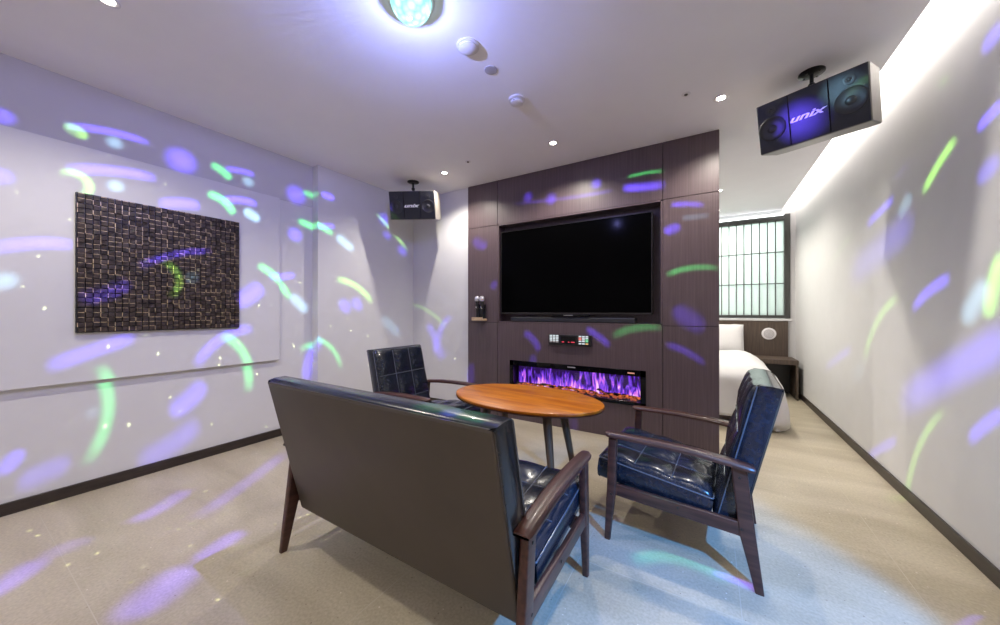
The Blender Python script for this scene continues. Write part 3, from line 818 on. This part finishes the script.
# ------------------------------------------------------------------ seating
def cushion(w, d, t, nx, ny, amp, r=0.022, crown=0.0, N=7):
    """tufted slab: local x width, y depth, z thickness (top at z=0, bottom at -t), nx x ny pads"""
    bm = NB()
    ux, uy = nx * N, ny * N

    def knots(n_cells, L):
        ks = [-L / 2 + L * i / (n_cells * N) for i in range(n_cells * N + 1)]
        ex = []
        for s in (-1, 1):
            for f in (.35, .08):
                ex.append(s * (L / 2 - r * f))
        return sorted(set(ks + ex))
    xs, ys = knots(nx, w), knots(ny, d)

    def edge(v, L):
        e = abs(v) - (L / 2 - r)
        if e <= 0: return 0.0
        e = min(e, r)
        return r - math.sqrt(max(0, r * r - e * e))

    def zf(x, y):
        fx = (x + w / 2) / w * nx; fy = (y + d / 2) / d * ny
        gx = abs(fx - round(fx)) * 2; gy = abs(fy - round(fy)) * 2
        if round(fx) in (0, nx): gx = 1 if gx > .0 else 1
        if round(fy) in (0, ny): gy = 1
        px = 1 - (1 - min(1, gx)) ** 4; py = 1 - (1 - min(1, gy)) ** 4
        cx = 1 - abs((fx % 1) - .5) * 2 if True else 0; cy = 1 - abs((fy % 1) - .5) * 2
        puff = (max(0, cx) ** .5) * (max(0, cy) ** .5)
        wr = 0.0012 * math.sin(x * 83 + math.sin(y * 61) * 2) * puff
        return -amp + amp * puff * 1.0 + crown * (1 - (2 * y / d) ** 2) - edge(x, w) - edge(y, d) + wr
    top = [[bm.verts.new((x, y, zf(x, y))) for x in xs] for y in ys]
    for j in range(len(ys) - 1):
        for i in range(len(xs) - 1):
            bm.faces.new((top[j][i], top[j][i + 1], top[j + 1][i + 1], top[j + 1][i]))
    border = top[0][:] + [row[-1] for row in top[1:]] + top[-1][-2::-1] + [row[0] for row in top[-2:0:-1]]
    prev = border
    for zz, off in ((-t * .35, .004), (-t * .7, .004), (-t + .010, 0), (-t, -.010)):
        ring = []
        for v in border:
            x, y = v.co.x, v.co.y
            ring.append(bm.verts.new((x + (off if x > w / 2 - 1e-4 else -off if x < -w / 2 + 1e-4 else 0), y + (off if y > d / 2 - 1e-4 else -off if y < -d / 2 + 1e-4 else 0), zz)))
        for k in range(len(border)):
            bm.faces.new((prev[k], prev[(k + 1) % len(border)], ring[(k + 1) % len(border)], ring[k]))
        prev = ring
    bm.faces.new(prev)
    return bm


def seam_highlight_cords(w, d, nx, ny, amp, rad=.0034):  # pale cords along the grooves, painted stand-ins for the seam highlights
    out = []
    for i in range(1, nx):
        x = -w / 2 + w * i / nx
        bm = NB(); out.append(tube(bm, [(x, -d / 2 + .012 + (d - .024) * k / 10, -amp + .0015) for k in range(11)], rad, 6))
    for j in range(1, ny):
        y = -d / 2 + d * j / ny
        bm = NB(); out.append(tube(bm, [(-w / 2 + .012 + (w - .024) * k / 10, y, -amp + .0015) for k in range(11)], rad, 6))
    return out


def piping_loop(w, d, z, rad=.0032, r=.022):
    bm = NB(); pts = []
    for x, y in rrect(w, d, r, 5): pts.append((x, y, z))
    return tube(bm, pts, rad, 7, closed=True)


def level_top(bm, h):
    # the top edge of the leaning back runs nearly level
    for v in bm.verts:
        if v.co.y > 0: v.co.y += max(0, -v.co.z) * .20 * (v.co.y / (h / 2)) ** 2


def make_seat_piece(name, label, cat, group, c2c, cushion_w, ncols, loc, rz):
    """low armchair / two-seater: open wooden side frames, tufted leather seat and back. Front is local +y."""
    root = empty(name, loc, rz, label, cat, group)
    wd = M['frame_wood']
    for s in (-1, 1):
        x = s * c2c / 2
        # front leg, tapered and slightly raked
        bm = NB()
        rings = []
        for z, ya, yb, tx in ((0.0, .278, .304, .024), (0.10, .268, .300, .027), (0.24, .250, .292, .030), (0.482, .246, .284, .030)):
            rings.append([Vector((x + px, (ya + yb) / 2 + py, z)) for px, py in rrect(tx, yb - ya, .006, 3)])
        loft(bm, rings); obj('leg', bm, wd, root, smooth=True)
        # rear leg leaning back towards the floor
        bm = NB(); rings = []
        for z, ya, yb, tx in ((0.0, -.304, -.275, .024), (0.10, -.292, -.252, .027), (0.215, -.278, -.224, .030), (0.30, -.268, -.216, .030), (0.468, -.250, -.198, .028)):
            rings.append([Vector((x + px, (ya + yb) / 2 + py, z)) for px, py in rrect(tx, yb - ya, .006, 3)])
        loft(bm, rings); obj('leg', bm, wd, root, smooth=True)
        # side rail
        bm = NB(); rings = []
        for y, z0, z1 in ((.262, .219, .272), (.02, .210, .264), (-.236, .200, .256)):
            rings.append([Vector((x + px, y, (z0 + z1) / 2 + pz)) for px, pz in rrect(.022, z1 - z0, .005, 3)])
        loft(bm, rings); obj('side_rail', bm, wd, root, smooth=True)
        # armrest: gently arched paddle with rounded front end
        bm = NB(); rings = []
        prof = [(.302, .012, .499, .010), (.298, .030, .4985, .017), (.288, .048, .499, .023), (.265, .056, .500, .026), (.18, .059, .5015, .027), (.06, .061, .502, .028),
                (-.08, .062, .497, .028), (-.20, .060, .484, .028), (-.250, .061, .4775, .028), (-.268, .058, .4750, .025), (-.274, .050, .4745, .018)]
        for y, w_, zc, th in prof:
            sk = .0 if y > -.2 else s * .002
            rings.append([Vector((x + sk + px, y + (abs(px) * -.10 if y < -.22 else 0), zc + pz + (.0 if pz < 0 else -.9 * px * px / .06))) for px, pz in rrect(w_, th, th * .42, 4)])
        loft(bm, rings); obj('armrest', bm, wd, root, smooth=True)
        for (y, z) in ((.270, .222), (-.010, .245), (-.226, .430), (-.232, .232)):
            bm = NB()
            mt = Matrix.Translation((x + s * .0150, y, z)) @ Matrix.Rotation(PI / 2, 4, 'Y')
            lathe(bm, [(.0055, -.001), (.0055, .0008), (.003, .0012)], 12, mt)
            obj('bolt', bm, M['dark_metal'], root)
    # cross rails under the seat
    for y, z in ((.235, .235), (-.20, .218)):
        bm = NB(); box(bm, -c2c / 2, c2c / 2, y - .012, y + .012, z - .022, z + .022, bev=.004); obj('cross_rail', bm, wd, root)
    # seat cushion, sloping to the back
    dep = .475
    slope = math.atan2(.065, .47)
    bm = cushion(cushion_w, dep, .138, ncols, 3, .020, crown=.004)
    seat = obj('seat_cushion', bm, M['leather'], root, loc=(0, .095, .376), rot=(slope, 0, 0), smooth=True, angle=1.2)
    obj('piping', piping_loop(cushion_w + .006, dep + .006, -.039, r=.008), M['piping'], seat, smooth=True)
    for bm in seam_highlight_cords(cushion_w, dep, ncols, 3, .020): obj('seam_highlight', bm, M['piping'], seat, smooth=True)
    # back cushion: leaning slab; local z axis faces forward
    h = .610 if ncols > 3 else .580
    tilt = math.atan2(.138, .58)
    bm = cushion(cushion_w, h, .116, ncols, 3, .018, r=.018)
    level_top(bm, h)
    back = obj('back_cushion', bm, M['leather'], root, loc=(0, -.178 - (.610 - h) * .12, .493 + (.610 - h) * .5), rot=(PI / 2 - tilt, 0, PI), smooth=True, angle=1.2)
    for zz in (-.034,):
        obj('piping', piping_loop(cushion_w + .006, h + .006, zz, r=.006), M['piping'], back, smooth=True)
    for bm in seam_highlight_cords(cushion_w, h, ncols, 3, .018): obj('seam_highlight', bm, M['piping'], back, smooth=True)
    # plain upholstered rear face
    bm = NB(); box(bm, -cushion_w / 2 + .006, cushion_w / 2 - .006, -h / 2 + .006, h / 2 - .006, -.120, -.105, bev=.012, seg=3)
    level_top(bm, h)
    tag(obj('rear_panel', bm, M['leather_back'], back, smooth=True), 'smooth brown leather rear panel')
    return root


make_seat_piece('sofa', 'two-seat black leather sofa with wooden arms, seen from behind', 'sofa', None, 1.204, 1.160, 7,
                (-1.037, 1.108, 0), math.radians(-0.5))
make_seat_piece('armchair', 'black leather armchair at the right, in side view with plum brown wooden frame', 'armchair',
                'tufted armchairs round the table', 0.54, 0.49, 3, (-0.110, 1.930, 0), math.radians(87.2))
make_seat_piece('armchair', 'tufted black leather armchair against the pale back wall, left beyond the table', 'armchair',
                'tufted armchairs round the table', 0.54, 0.49, 3, (-1.862, 1.960, 0), math.radians(-89.9))

# ------------------------------------------------------------------ oval table
tb = empty('coffee_table', (-0.962, 1.876, 0), math.radians(-2.3), 'oval amber wooden table on splayed dark legs between sofa and armchairs', 'table')
bm = NB(); rings = []
A_, B_ = .480, .301
for off, z in ((-.030, .540), (-.006, .5445), (0, .553), (-.0015, .5625), (-.006, .565)):
    rings.append([Vector(((A_ + off) * math.cos(2 * PI * i / 96), (B_ + off) * math.sin(2 * PI * i / 96), z)) for i in range(96)])
loft(bm, rings)
obj('tabletop', bm, M['table_top'], tb, smooth=True, angle=.9)
bm = NB(); rings = []
for off, z in ((-.034, .5375), (-.002, .5405), (.0008, .546), (-.004, .5465)):
    rings.append([Vector(((A_ + off) * math.cos(2 * PI * i / 96), (B_ + off) * math.sin(2 * PI * i / 96), z)) for i in range(96)])
loft(bm, rings)
tag(obj('edge_band', bm, M['frame_wood'], tb, smooth=True), 'dark underside edge')
bm = NB(); box(bm, -.215, .215, -.125, -.103, .496, .538, bev=.003); box(bm, -.215, .215, .103, .125, .496, .538, bev=.003)
box(bm, -.215, -.193, -.11, .11, .496, .538, bev=.003); box(bm, .193, .215, -.11, .11, .496, .538, bev=.003)
obj('apron', bm, M['leg_wood'], tb)
for sx in (-1, 1):
    for sy in (-1, 1):
        bm = NB()
        p0 = Vector((sx * .195, sy * .100, .538)); p1 = Vector((sx * .275, sy * .165, 0))
        rings = []
        for t, rr in ((0, .024), (.15, .025), (.5, .020), (1, .0125)):
            c = p0.lerp(p1, t); rings.append([c + Vector((rr * math.cos(a * PI / 8), rr * math.sin(a * PI / 8), 0)) for a in range(16)])
        loft(bm, rings); obj('leg', bm, M['leg_wood'], tb, smooth=True)


# ------------------------------------------------------------------ hanging loudspeakers
def text_bm(txt, size, depth, shear=.35, weight=.0):
    cu = bpy.data.curves.new('lettering', 'FONT'); cu.body = txt; cu.size = size; cu.extrude = depth; cu.shear = shear
    cu.offset = weight; cu.align_x = 'CENTER'; cu.align_y = 'CENTER'
    o = bpy.data.objects.new('lettering', cu); COL.objects.link(o)
    dg = bpy.context.evaluated_depsgraph_get(); dg.update()
    me = bpy.data.meshes.new_from_object(o.evaluated_get(dg))
    bm = NB(); bm.from_mesh(me)
    bpy.data.objects.remove(o); bpy.data.meshes.remove(me); bpy.data.curves.remove(cu)
    return bm


def hanging_speaker(label, loc, pitch, yaw, mount):
    W, Hh, D = .467, .278, .273
    root = empty('loudspeaker', loc, 0, label, 'loudspeaker', 'ceiling-hung loudspeakers', rot=(pitch, 0, yaw))
    # cabinet: trapezoid in plan, slightly narrower at the back; front is local -y
    bm = NB()
    a = [(-W / 2, -D / 2), (W / 2, -D / 2), (W / 2 - .002, D / 2 - .03), (W / 2 - .05, D / 2), (-W / 2 + .05, D / 2), (-W / 2 + .002, D / 2 - .03)]
    loft(bm, [[Vector((x, y, z)) for x, y in a] for z in (-Hh / 2, Hh / 2)])
    bmesh.ops.bevel(bm, geom=list(bm.edges), offset=.004, segments=2, affect='EDGES')
    obj('cabinet', bm, M['speaker_side'], root)
    bm = NB(); box(bm, -W / 2 + .003, W / 2 - .003, -D / 2 - .010, -D / 2 + .002, -Hh / 2 + .003, Hh / 2 - .003, bev=.004); obj('front_grille', bm, M['speaker_front'], root)
    yf = -D / 2 - .010
    for s in (-1, 1):
        cx = s * (W / 2 - .070)
        mt = Matrix.Translation((cx, yf, -.012)) @ Matrix.Rotation(PI / 2, 4, 'X')
        # shallow dished woofer ring pressed through the cloth
        bm = NB(); lathe(bm, [(.066, 0), (.066, .0030), (.061, .0045), (.057, .0022), (.030, -.0018 + .003), (.022, .0015), (.018, .0055), (.008, .0085), (.0005, .009)], 36, mt)
        obj('woofer', bm, M['cone'], root, smooth=True)
        mt2 = Matrix.Translation((cx, yf, .088)) @ Matrix.Rotation(PI / 2, 4, 'X')
        bm = NB(); lathe(bm, [(.024, 0), (.024, .002), (.018, .003), (.010, .0015), (.006, .004), (.0005, .005)], 24, mt2)
        obj('tweeter', bm, M['cone'], root, smooth=True)
        bm = NB(); box(bm, s * (W / 2 - .150) - .0022, s * (W / 2 - .150) + .0022, yf - .003, yf + .002, -Hh / 2 + .008, Hh / 2 - .008); obj('grille_strip', bm, M['black_gloss'], root)
    bm = text_bm('unix', .062, .0012, .38, .0016)
    lg = obj('logo_lettering', bm, M['logo'], root, loc=(-.014, yf - .0018, -.004), rot=(PI / 2, 0, 0)); lg.scale = (1.35, .78, 1)
    tag(lg, 'silver slanted letters on speaker front')
    # bracket: round ceiling plate, stem and ball joint, built upright in the world and parented
    inv = (Matrix.Translation(loc) @ Euler((pitch, 0, yaw)).to_matrix().to_4x4()).inverted()
    mt = inv @ Matrix.Translation((mount[0], mount[1], 0))
    bm = NB(); lathe(bm, [(.002, CEIL), (.060, CEIL), (.060, CEIL - .006), (.052, CEIL - .010), (.022, CEIL - .014), (.002, CEIL - .014)], 32, mt)
    for k in range(4):
        a_ = PI / 4 + k * PI / 2
        lathe(bm, [(.007, CEIL - .014), (.006, CEIL - .017), (.001, CEIL - .018)], 10, inv @ Matrix.Translation((mount[0] + .04 * math.cos(a_), mount[1] + .04 * math.sin(a_), 0)))
    obj('ceiling_plate', bm, M['dark_metal'], root, smooth=True)
    bm = NB(); top = inv @ Vector((mount[0], mount[1], CEIL - .01)); bot = inv @ Vector((mount[0], mount[1], CEIL - .075)); hit = Vector((bot.x, bot.y + .02, Hh / 2 - .004))
    bar(bm, top, bot, (.020, .020), (.018, .018), .008); bar(bm, bot, hit, (.026, .026), (.026, .026), .010)
    r = bmesh.ops.create_uvsphere(bm, u_segments=16, v_segments=10, radius=.018); bmesh.ops.translate(bm, vec=bot, verts=r['verts'])
    obj('bracket_stem', bm, M['black'], root, smooth=True)
    bm = NB(); box(bm, hit.x - .04, hit.x + .04, hit.y - .03, hit.y + .03, Hh / 2 - .001, Hh / 2 + .005, bev=.001, seg=1); obj('mounting_plate', bm, M['dark_metal'], root)
    return root


hanging_speaker('large black loudspeaker hanging from the ceiling near the lit right wall', (.522, 2.600, 2.193), .253, -.436, (.500, 2.600))
hanging_speaker('black loudspeaker hanging from the ceiling in the left far corner', (-2.634, 2.648, 2.188), .242, .488, (-2.655, 2.625))

# ------------------------------------------------------------------ ceiling fittings
names = ['ceiling downlight in front of the partition, right one beside the loudspeaker',
         'ceiling downlight in front of the partition, middle one above the television',
         'ceiling downlight beside the loudspeaker in the far left corner',
         'ceiling downlight near the left wall, at the top left of the view']
MORE = ['ceiling downlight between the right wall and the disco light', 'ceiling downlight near the back left corner of the room, behind the sofa',
        'ceiling downlight in the middle of the rear of the room', 'ceiling downlight near the right wall at the rear of the room',
        'ceiling downlight over the foot of the bed, right of the partition', 'ceiling downlight over the left pillow side of the bed',
        'ceiling downlight right behind the partition over the left foot of the bed', 'ceiling downlight next to the headboard, over the right side of the bed']
dl = None
for i, (x, y) in enumerate(DOWN + BED_DOWN):
    if dl is None:
        dl = empty('downlight', (x, y, CEIL), 0, names[0], 'downlight', 'recessed ceiling downlights')
        bm = NB(); lathe(bm, [(.041, 0), (.041, -.003), (.036, -.004), (.029, -.0015), (.029, .0)], 32, closed=True); obj('trim_ring', bm, M['white_plastic'], dl, smooth=True)
        bm = NB(); lathe(bm, [(.001, -.0005), (.024, -.0005), (.024, -.0015), (.001, -.0022)], 28); obj('bulb', bm, M['lamp_on'], dl)
    else:
        c = copy_tree(dl); c.location = (x, y, CEIL)
        c['label'] = names[i] if i < 4 else MORE[i - 4]

ds = empty('disco_light', (-1.113, 1.087, CEIL), 0, 'glowing turquoise disco light dome on the ceiling', 'disco light')
bm = NB(); lathe(bm, [(.001, 0), (.100, 0), (.100, -.004), (.096, -.006), (.001, -.006)], 40); obj('base', bm, M['white_plastic'], ds)
bm = NB(); prof = [(.088 * math.cos(a), -.004 - .088 * math.sin(a)) for a in [PI / 2 * k / 14 for k in range(15)]]
lathe(bm, prof, 48); obj('dome', bm, M['dome'], ds, smooth=True)

cs = empty('ceiling_vent', (-1.056, 1.427, CEIL), 0, 'white domed round ceiling fitting nearest the disco light', 'ceiling fitting')
bm = NB(); lathe(bm, [(.001, 0), (.058, 0), (.058, -.006), (.052, -.010), (.001, -.010)], 36); obj('base_ring', bm, M['white_plastic'], cs, smooth=True)
bm = NB(); lathe(bm, [(.049, -.009), (.048, -.016), (.038, -.022), (.020, -.026), (.001, -.027)], 36); obj('cover', bm, M['white_plastic'], cs, smooth=True)
bm = NB(); lathe(bm, [(.001, 0), (.036, 0), (.036, -.003), (.030, -.004), (.001, -.004)], 30)
tag(obj('ceiling_sensor', bm, M['grey_plastic'], loc=(-1.05, 1.635, CEIL), smooth=True), 'flat grey round ceiling disc, middle of the three round fittings', 'ceiling fitting')
sd = empty('smoke_detector', (-1.051, 1.945, CEIL), 0, 'small white stepped smoke detector on the ceiling before the partition', 'smoke detector')
bm = NB(); lathe(bm, [(.001, 0), (.052, 0), (.052, -.010), (.046, -.014), (.001, -.014)], 36); obj('base', bm, M['white_plastic'], sd, smooth=True)
bm = NB(); lathe(bm, [(.034, -.013), (.034, -.018), (.040, -.020), (.040, -.030), (.032, -.035), (.001, -.036)], 36); obj('chamber', bm, M['white_plastic'], sd, smooth=True)
bm = NB(); box(bm, -.003, .003, -.044, -.040, -.028, -.024); obj('indicator', bm, M['black'], sd)


def sprinkler(x, y, label):
    s = empty('sprinkler_head', (x, y, CEIL), 0, label, 'sprinkler', 'small ceiling sprinkler heads')
    bm = NB(); lathe(bm, [(.001, 0), (.026, 0), (.026, -.002), (.018, -.0035), (.001, -.0035)], 24); obj('escutcheon', bm, M['white_plastic'], s, smooth=True)
    bm = NB(); lathe(bm, [(.011, -.003), (.011, -.006), (.006, -.008), (.005, -.011), (.001, -.012)], 16); obj('nozzle', bm, M['dark_metal'], s, smooth=True)


sprinkler(-.123, 2.448, 'small dark ceiling sprinkler left of the right downlight')
sprinkler(-1.869, 2.525, 'small dark ceiling sprinkler near the left hanging loudspeaker')

# ------------------------------------------------------------------ bed area
# lattice window with frosted glass
wx0, wx1, wz0, wz1 = -1.18, .918, .990, 2.372
wy = YF - .022
bm = NB()
box(bm, wx0, wx1, wy, YF + .06, wz0, wz0 + .040, bev=.003, seg=1); box(bm, wx0, wx1, wy, YF + .06, wz1 - .075, wz1, bev=.003, seg=1)
box(bm, wx1 - .062, wx1, wy - .004, YF + .06, wz0, wz1 + .004, bev=.003, seg=1); box(bm, wx0, wx0 + .062, wy, YF + .06, wz0, wz1, bev=.003, seg=1)
win = struct('window_1', bm, M['sash'])
bm = NB(); box(bm, wx0 + .03, wx1 - .03, YF + .030, YF + .036, wz0 + .03, wz1 - .03); obj('pane', bm, M['frosted'], win)
n = 0; x = wx1 - .062 - .0875
while x > wx0 + .1:
    bm = NB(); box(bm, x - .0055, x + .0055, YF + .004, YF + .030, wz0 + .035, wz1 - .07); obj('vertical_bar', bm, M['muntin'], win); x -= .0875
for z in (1.457, 1.880):
    bm = NB(); box(bm, wx0 + .05, wx1 - .05, YF + .006, YF + .030, z - .005, z + .005); obj('horizontal_bar', bm, M['muntin'], win)
bm = NB(); box(bm, wx0, wx1 - .07, wy - .030, wy - .002, wz1 - .012, wz1 + .016, bev=.004); tag(obj('top_light_strip', bm, M['strip_on'], win), 'white glowing strip along the top of the frame')
# white ledge and headboard panel
bm = NB(); box(bm, -3.10, .93, YF - .045, YF, .955, .982, bev=.003, seg=1); struct('trim_3', bm, M['wall'])
hb = empty('headboard', (-.35, YF - .03, 0), 0, 'wide dark brown headboard panel below the lattice window', 'headboard')
for x0, x1 in ((-1.2, -.45), (-.45, .30), (.30, 1.245)):
    bm = NB(); box(bm, x0 + .002, x1 - .002, -.012, .028, 0.0, .950, bev=.002, seg=1); obj('panel', bm, M['headboard'], hb)
ws = empty('wall_speaker', (.690, YF - .043, .780), 0, 'round white speaker disc on the dark headboard panel', 'wall speaker')
bm = NB(); mt = Matrix.Rotation(PI / 2, 4, 'X')
lathe(bm, [(.001, 0), (.080, 0), (.080, .006), (.072, .011), (.059, .012), (.001, .008)], 40, mt); obj('rim', bm, M['white_plastic'], ws, smooth=True)
bm = NB(); lathe(bm, [(.001, .0085), (.057, .0085), (.057, .012), (.035, .015), (.001, .017)], 40, mt); obj('grille', bm, M['grey_plastic'], ws, smooth=True)
for k in range(3):
    bm = NB(); tube(bm, [(r_ * math.cos(a), -.0145 - (.07 - r_) * .03, r_ * math.sin(a)) for r_ in (.015 + k * .014,) for a in [2 * PI * i / 30 for i in range(30)]], .0018, 5, closed=True); obj('grille_ring', bm, M['white_plastic'], ws)

# bed
bed = empty('bed', (-.45, 3.92, 0), 0, 'double bed with white linen on a dark base behind the partition', 'bed')
bx = .93   # half width
bm = NB(); box(bm, -bx + .03, bx - .06, .06, 1.93, .035, .27, bev=.01); obj('base', bm, M['headboard'], bed)
for lx in (-bx + .12, bx - .16):
    for ly in (.14, 1.85):
        bm = NB(); lathe(bm, [(.022, 0), (.026, .04)], 14, Matrix.Translation((lx, ly, 0))); obj('leg', bm, M['black'], bed)
bm = NB(); box(bm, -bx + .01, bx - .04, .03, 1.935, .27, .50, bev=.05, seg=4); obj('mattress', bm, M['linen'], bed, smooth=True)
# duvet: heavy sheet draped over the mattress, hanging lower at the front right corner
bm = NB()
nxs, nys = 56, 56
top_z = .545
X0, X1, Y0, Y1 = -bx - .01, bx + .045, -.02, 1.50


def duvet(u, v):
    # u across (-1..1 is top, beyond hangs), v along from the foot (0 hangs..)
    W_ = X1 - X0; ov = .38; of = .36
    sx = X0 - ov + (W_ + 2 * ov) * u; sy = Y0 - of + (Y1 - Y0 + of) * v
    dx = max(0, sx - X1) - max(0, X0 - sx); dy = max(0, Y0 - sy)
    x = min(max(sx, X0), X1); y = max(sy, Y0)
    R_ = .20
    drop = 0
    for dd in (abs(dx), dy):
        drop += dd
    zt = top_z + .020 * math.sin(x * 5 + 1) * math.sin(y * 4) + .006 * math.sin(x * 17 + y * 9)
    # soften shoulders
    ex = max(0, abs(sx - (X0 + X1) / 2) - (W_ / 2 - R_)); ey = max(0, (Y0 + R_) - sy)
    sh = (min(ex, R_) ** 2 + min(ey, R_) ** 2) / (2 * R_) * .9
    flare = .030 * math.sin(sy * 15 + 1) * min(1, abs(dx) / .2) + .05 * abs(dx)
    if dx: x += math.copysign(flare + .02, dx)
    if dy: y -= .030 * math.sin(sx * 17) * min(1, dy / .2) + .10 * dy
    if dx and dy: x -= math.copysign(.10 * min(dy, abs(dx)) / .3, dx); y += .05 * min(dy, abs(dx)) / .3
    z = zt - sh - min(.40, math.sqrt(dx * dx + dy * dy)) * .97
    return Vector((x, y, max(z, .045 + .01 * math.sin(sx * 20 + sy * 13))))


g = [[bm.verts.new(duvet(i / nxs, j / nys)) for i in range(nxs + 1)] for j in range(nys + 1)]
for j in range(nys):
    for i in range(nxs): bm.faces.new((g[j][i], g[j][i + 1], g[j + 1][i + 1], g[j + 1][i]))
dv = obj('duvet', bm, M['linen'], None, loc=(-.45, 3.92, 0), smooth=True, angle=3)
tag(dv, 'white duvet draped over the bed and hanging to the floor', 'duvet')
sol = dv.modifiers.new('thickness', 'SOLIDIFY'); sol.thickness = .025; sol.offset = 1


def pillow(x, label):
    bm = NB(); n = 24
    def P_(u, v, s):
        a, b = 2 * u - 1, 2 * v - 1
        t = (max(0, 1 - a ** 4) * max(0, 1 - b ** 4)) ** .55
        pin = 1 - .05 * (a * a * b * b)
        return Vector((a * .33 * (1 - .06 * (1 - b * b) * abs(a)) * pin, s * .085 * t, b * .215 * (1 - .05 * (1 - a * a)) * pin + .004 * math.sin(a * 9 + b * 5) * s))
    for s in (-1, 1):
        gg = [[bm.verts.new(P_(i / n, j / n, s)) for i in range(n + 1)] for j in range(n + 1)]
        for j in range(n):
            for i in range(n): bm.faces.new((gg[j][i], gg[j][i + 1], gg[j + 1][i + 1], gg[j + 1][i]))
    bmesh.ops.remove_doubles(bm, verts=bm.verts, dist=1e-5)
    o = obj('pillow', bm, M['linen'], None, loc=(x, 5.70, .708), rot=(-.34, 0, 0), smooth=True, angle=3)
    tag(o, label, 'pillow', 'pillows on the bed')


pillow(.09, 'white pillow leaning on the headboard at the right side of the bed')
pillow(-.80, 'white pillow leaning on the headboard, left side of the bed, hidden by the partition')

# bedside table in the far right corner
nt_ = empty('bedside_table', (.715, YF - .065, 0), 0, 'small dark bedside table in the corner under the wall speaker', 'bedside table')
bm = NB(); box(bm, -.195, .215, -.395, 0, .425, .485, bev=.004); obj('tabletop', bm, M['headboard'], nt_)
bm = NB(); box(bm, .190, .214, -.390, -.02, 0, .426, bev=.003, seg=1); obj('side_panel', bm, M['headboard'], nt_)
bm = NB(); box(bm, -.190, -.168, -.390, -.02, 0, .426, bev=.003, seg=1); obj('side_panel', bm, M['headboard'], nt_)
bm = NB(); box(bm, -.17, .19, -.03, -.01, .02, .426); obj('back_panel', bm, M['black'], nt_)

# small blue spotlight on the right wall, behind the viewpoint
sp = empty('wall_spotlight', (XR, BLUE_SPOT.y, BLUE_SPOT.z), 0, 'small blue spotlight on the right wall, out of the photo, behind the viewpoint', 'spotlight')
bm = NB(); lathe(bm, [(.001, 0), (.035, 0), (.035, -.012), (.001, -.012)], 24, Matrix.Rotation(PI / 2, 4, 'Y')); obj('wall_plate', bm, M['black'], sp)
_d = (Vector((0.0, 1.42, 0)) - BLUE_SPOT).normalized()
_o = BLUE_SPOT - Vector((XR, BLUE_SPOT.y, BLUE_SPOT.z))
bm = NB(); bar(bm, (-.012, 0, 0), _o - _d * .055, (.014, .014), (.012, .012), .005); obj('arm', bm, M['black'], sp)
_m = Matrix.Translation(_o) @ _d.to_track_quat('Z', 'Y').to_matrix().to_4x4()
bm = NB(); lathe(bm, [(.001, -.085), (.026, -.085), (.030, -.008), (.028, -.006), (.024, -.012), (.001, -.012)], 24, _m); obj('lamp_body', bm, M['black'], sp, smooth=True)
bm = NB(); lathe(bm, [(.001, -.0115), (.023, -.0115), (.023, -.009), (.001, -.009)], 24, _m); obj('lens', bm, emit('blue_lens', (.1, .4, 1.0), 6.0), sp)
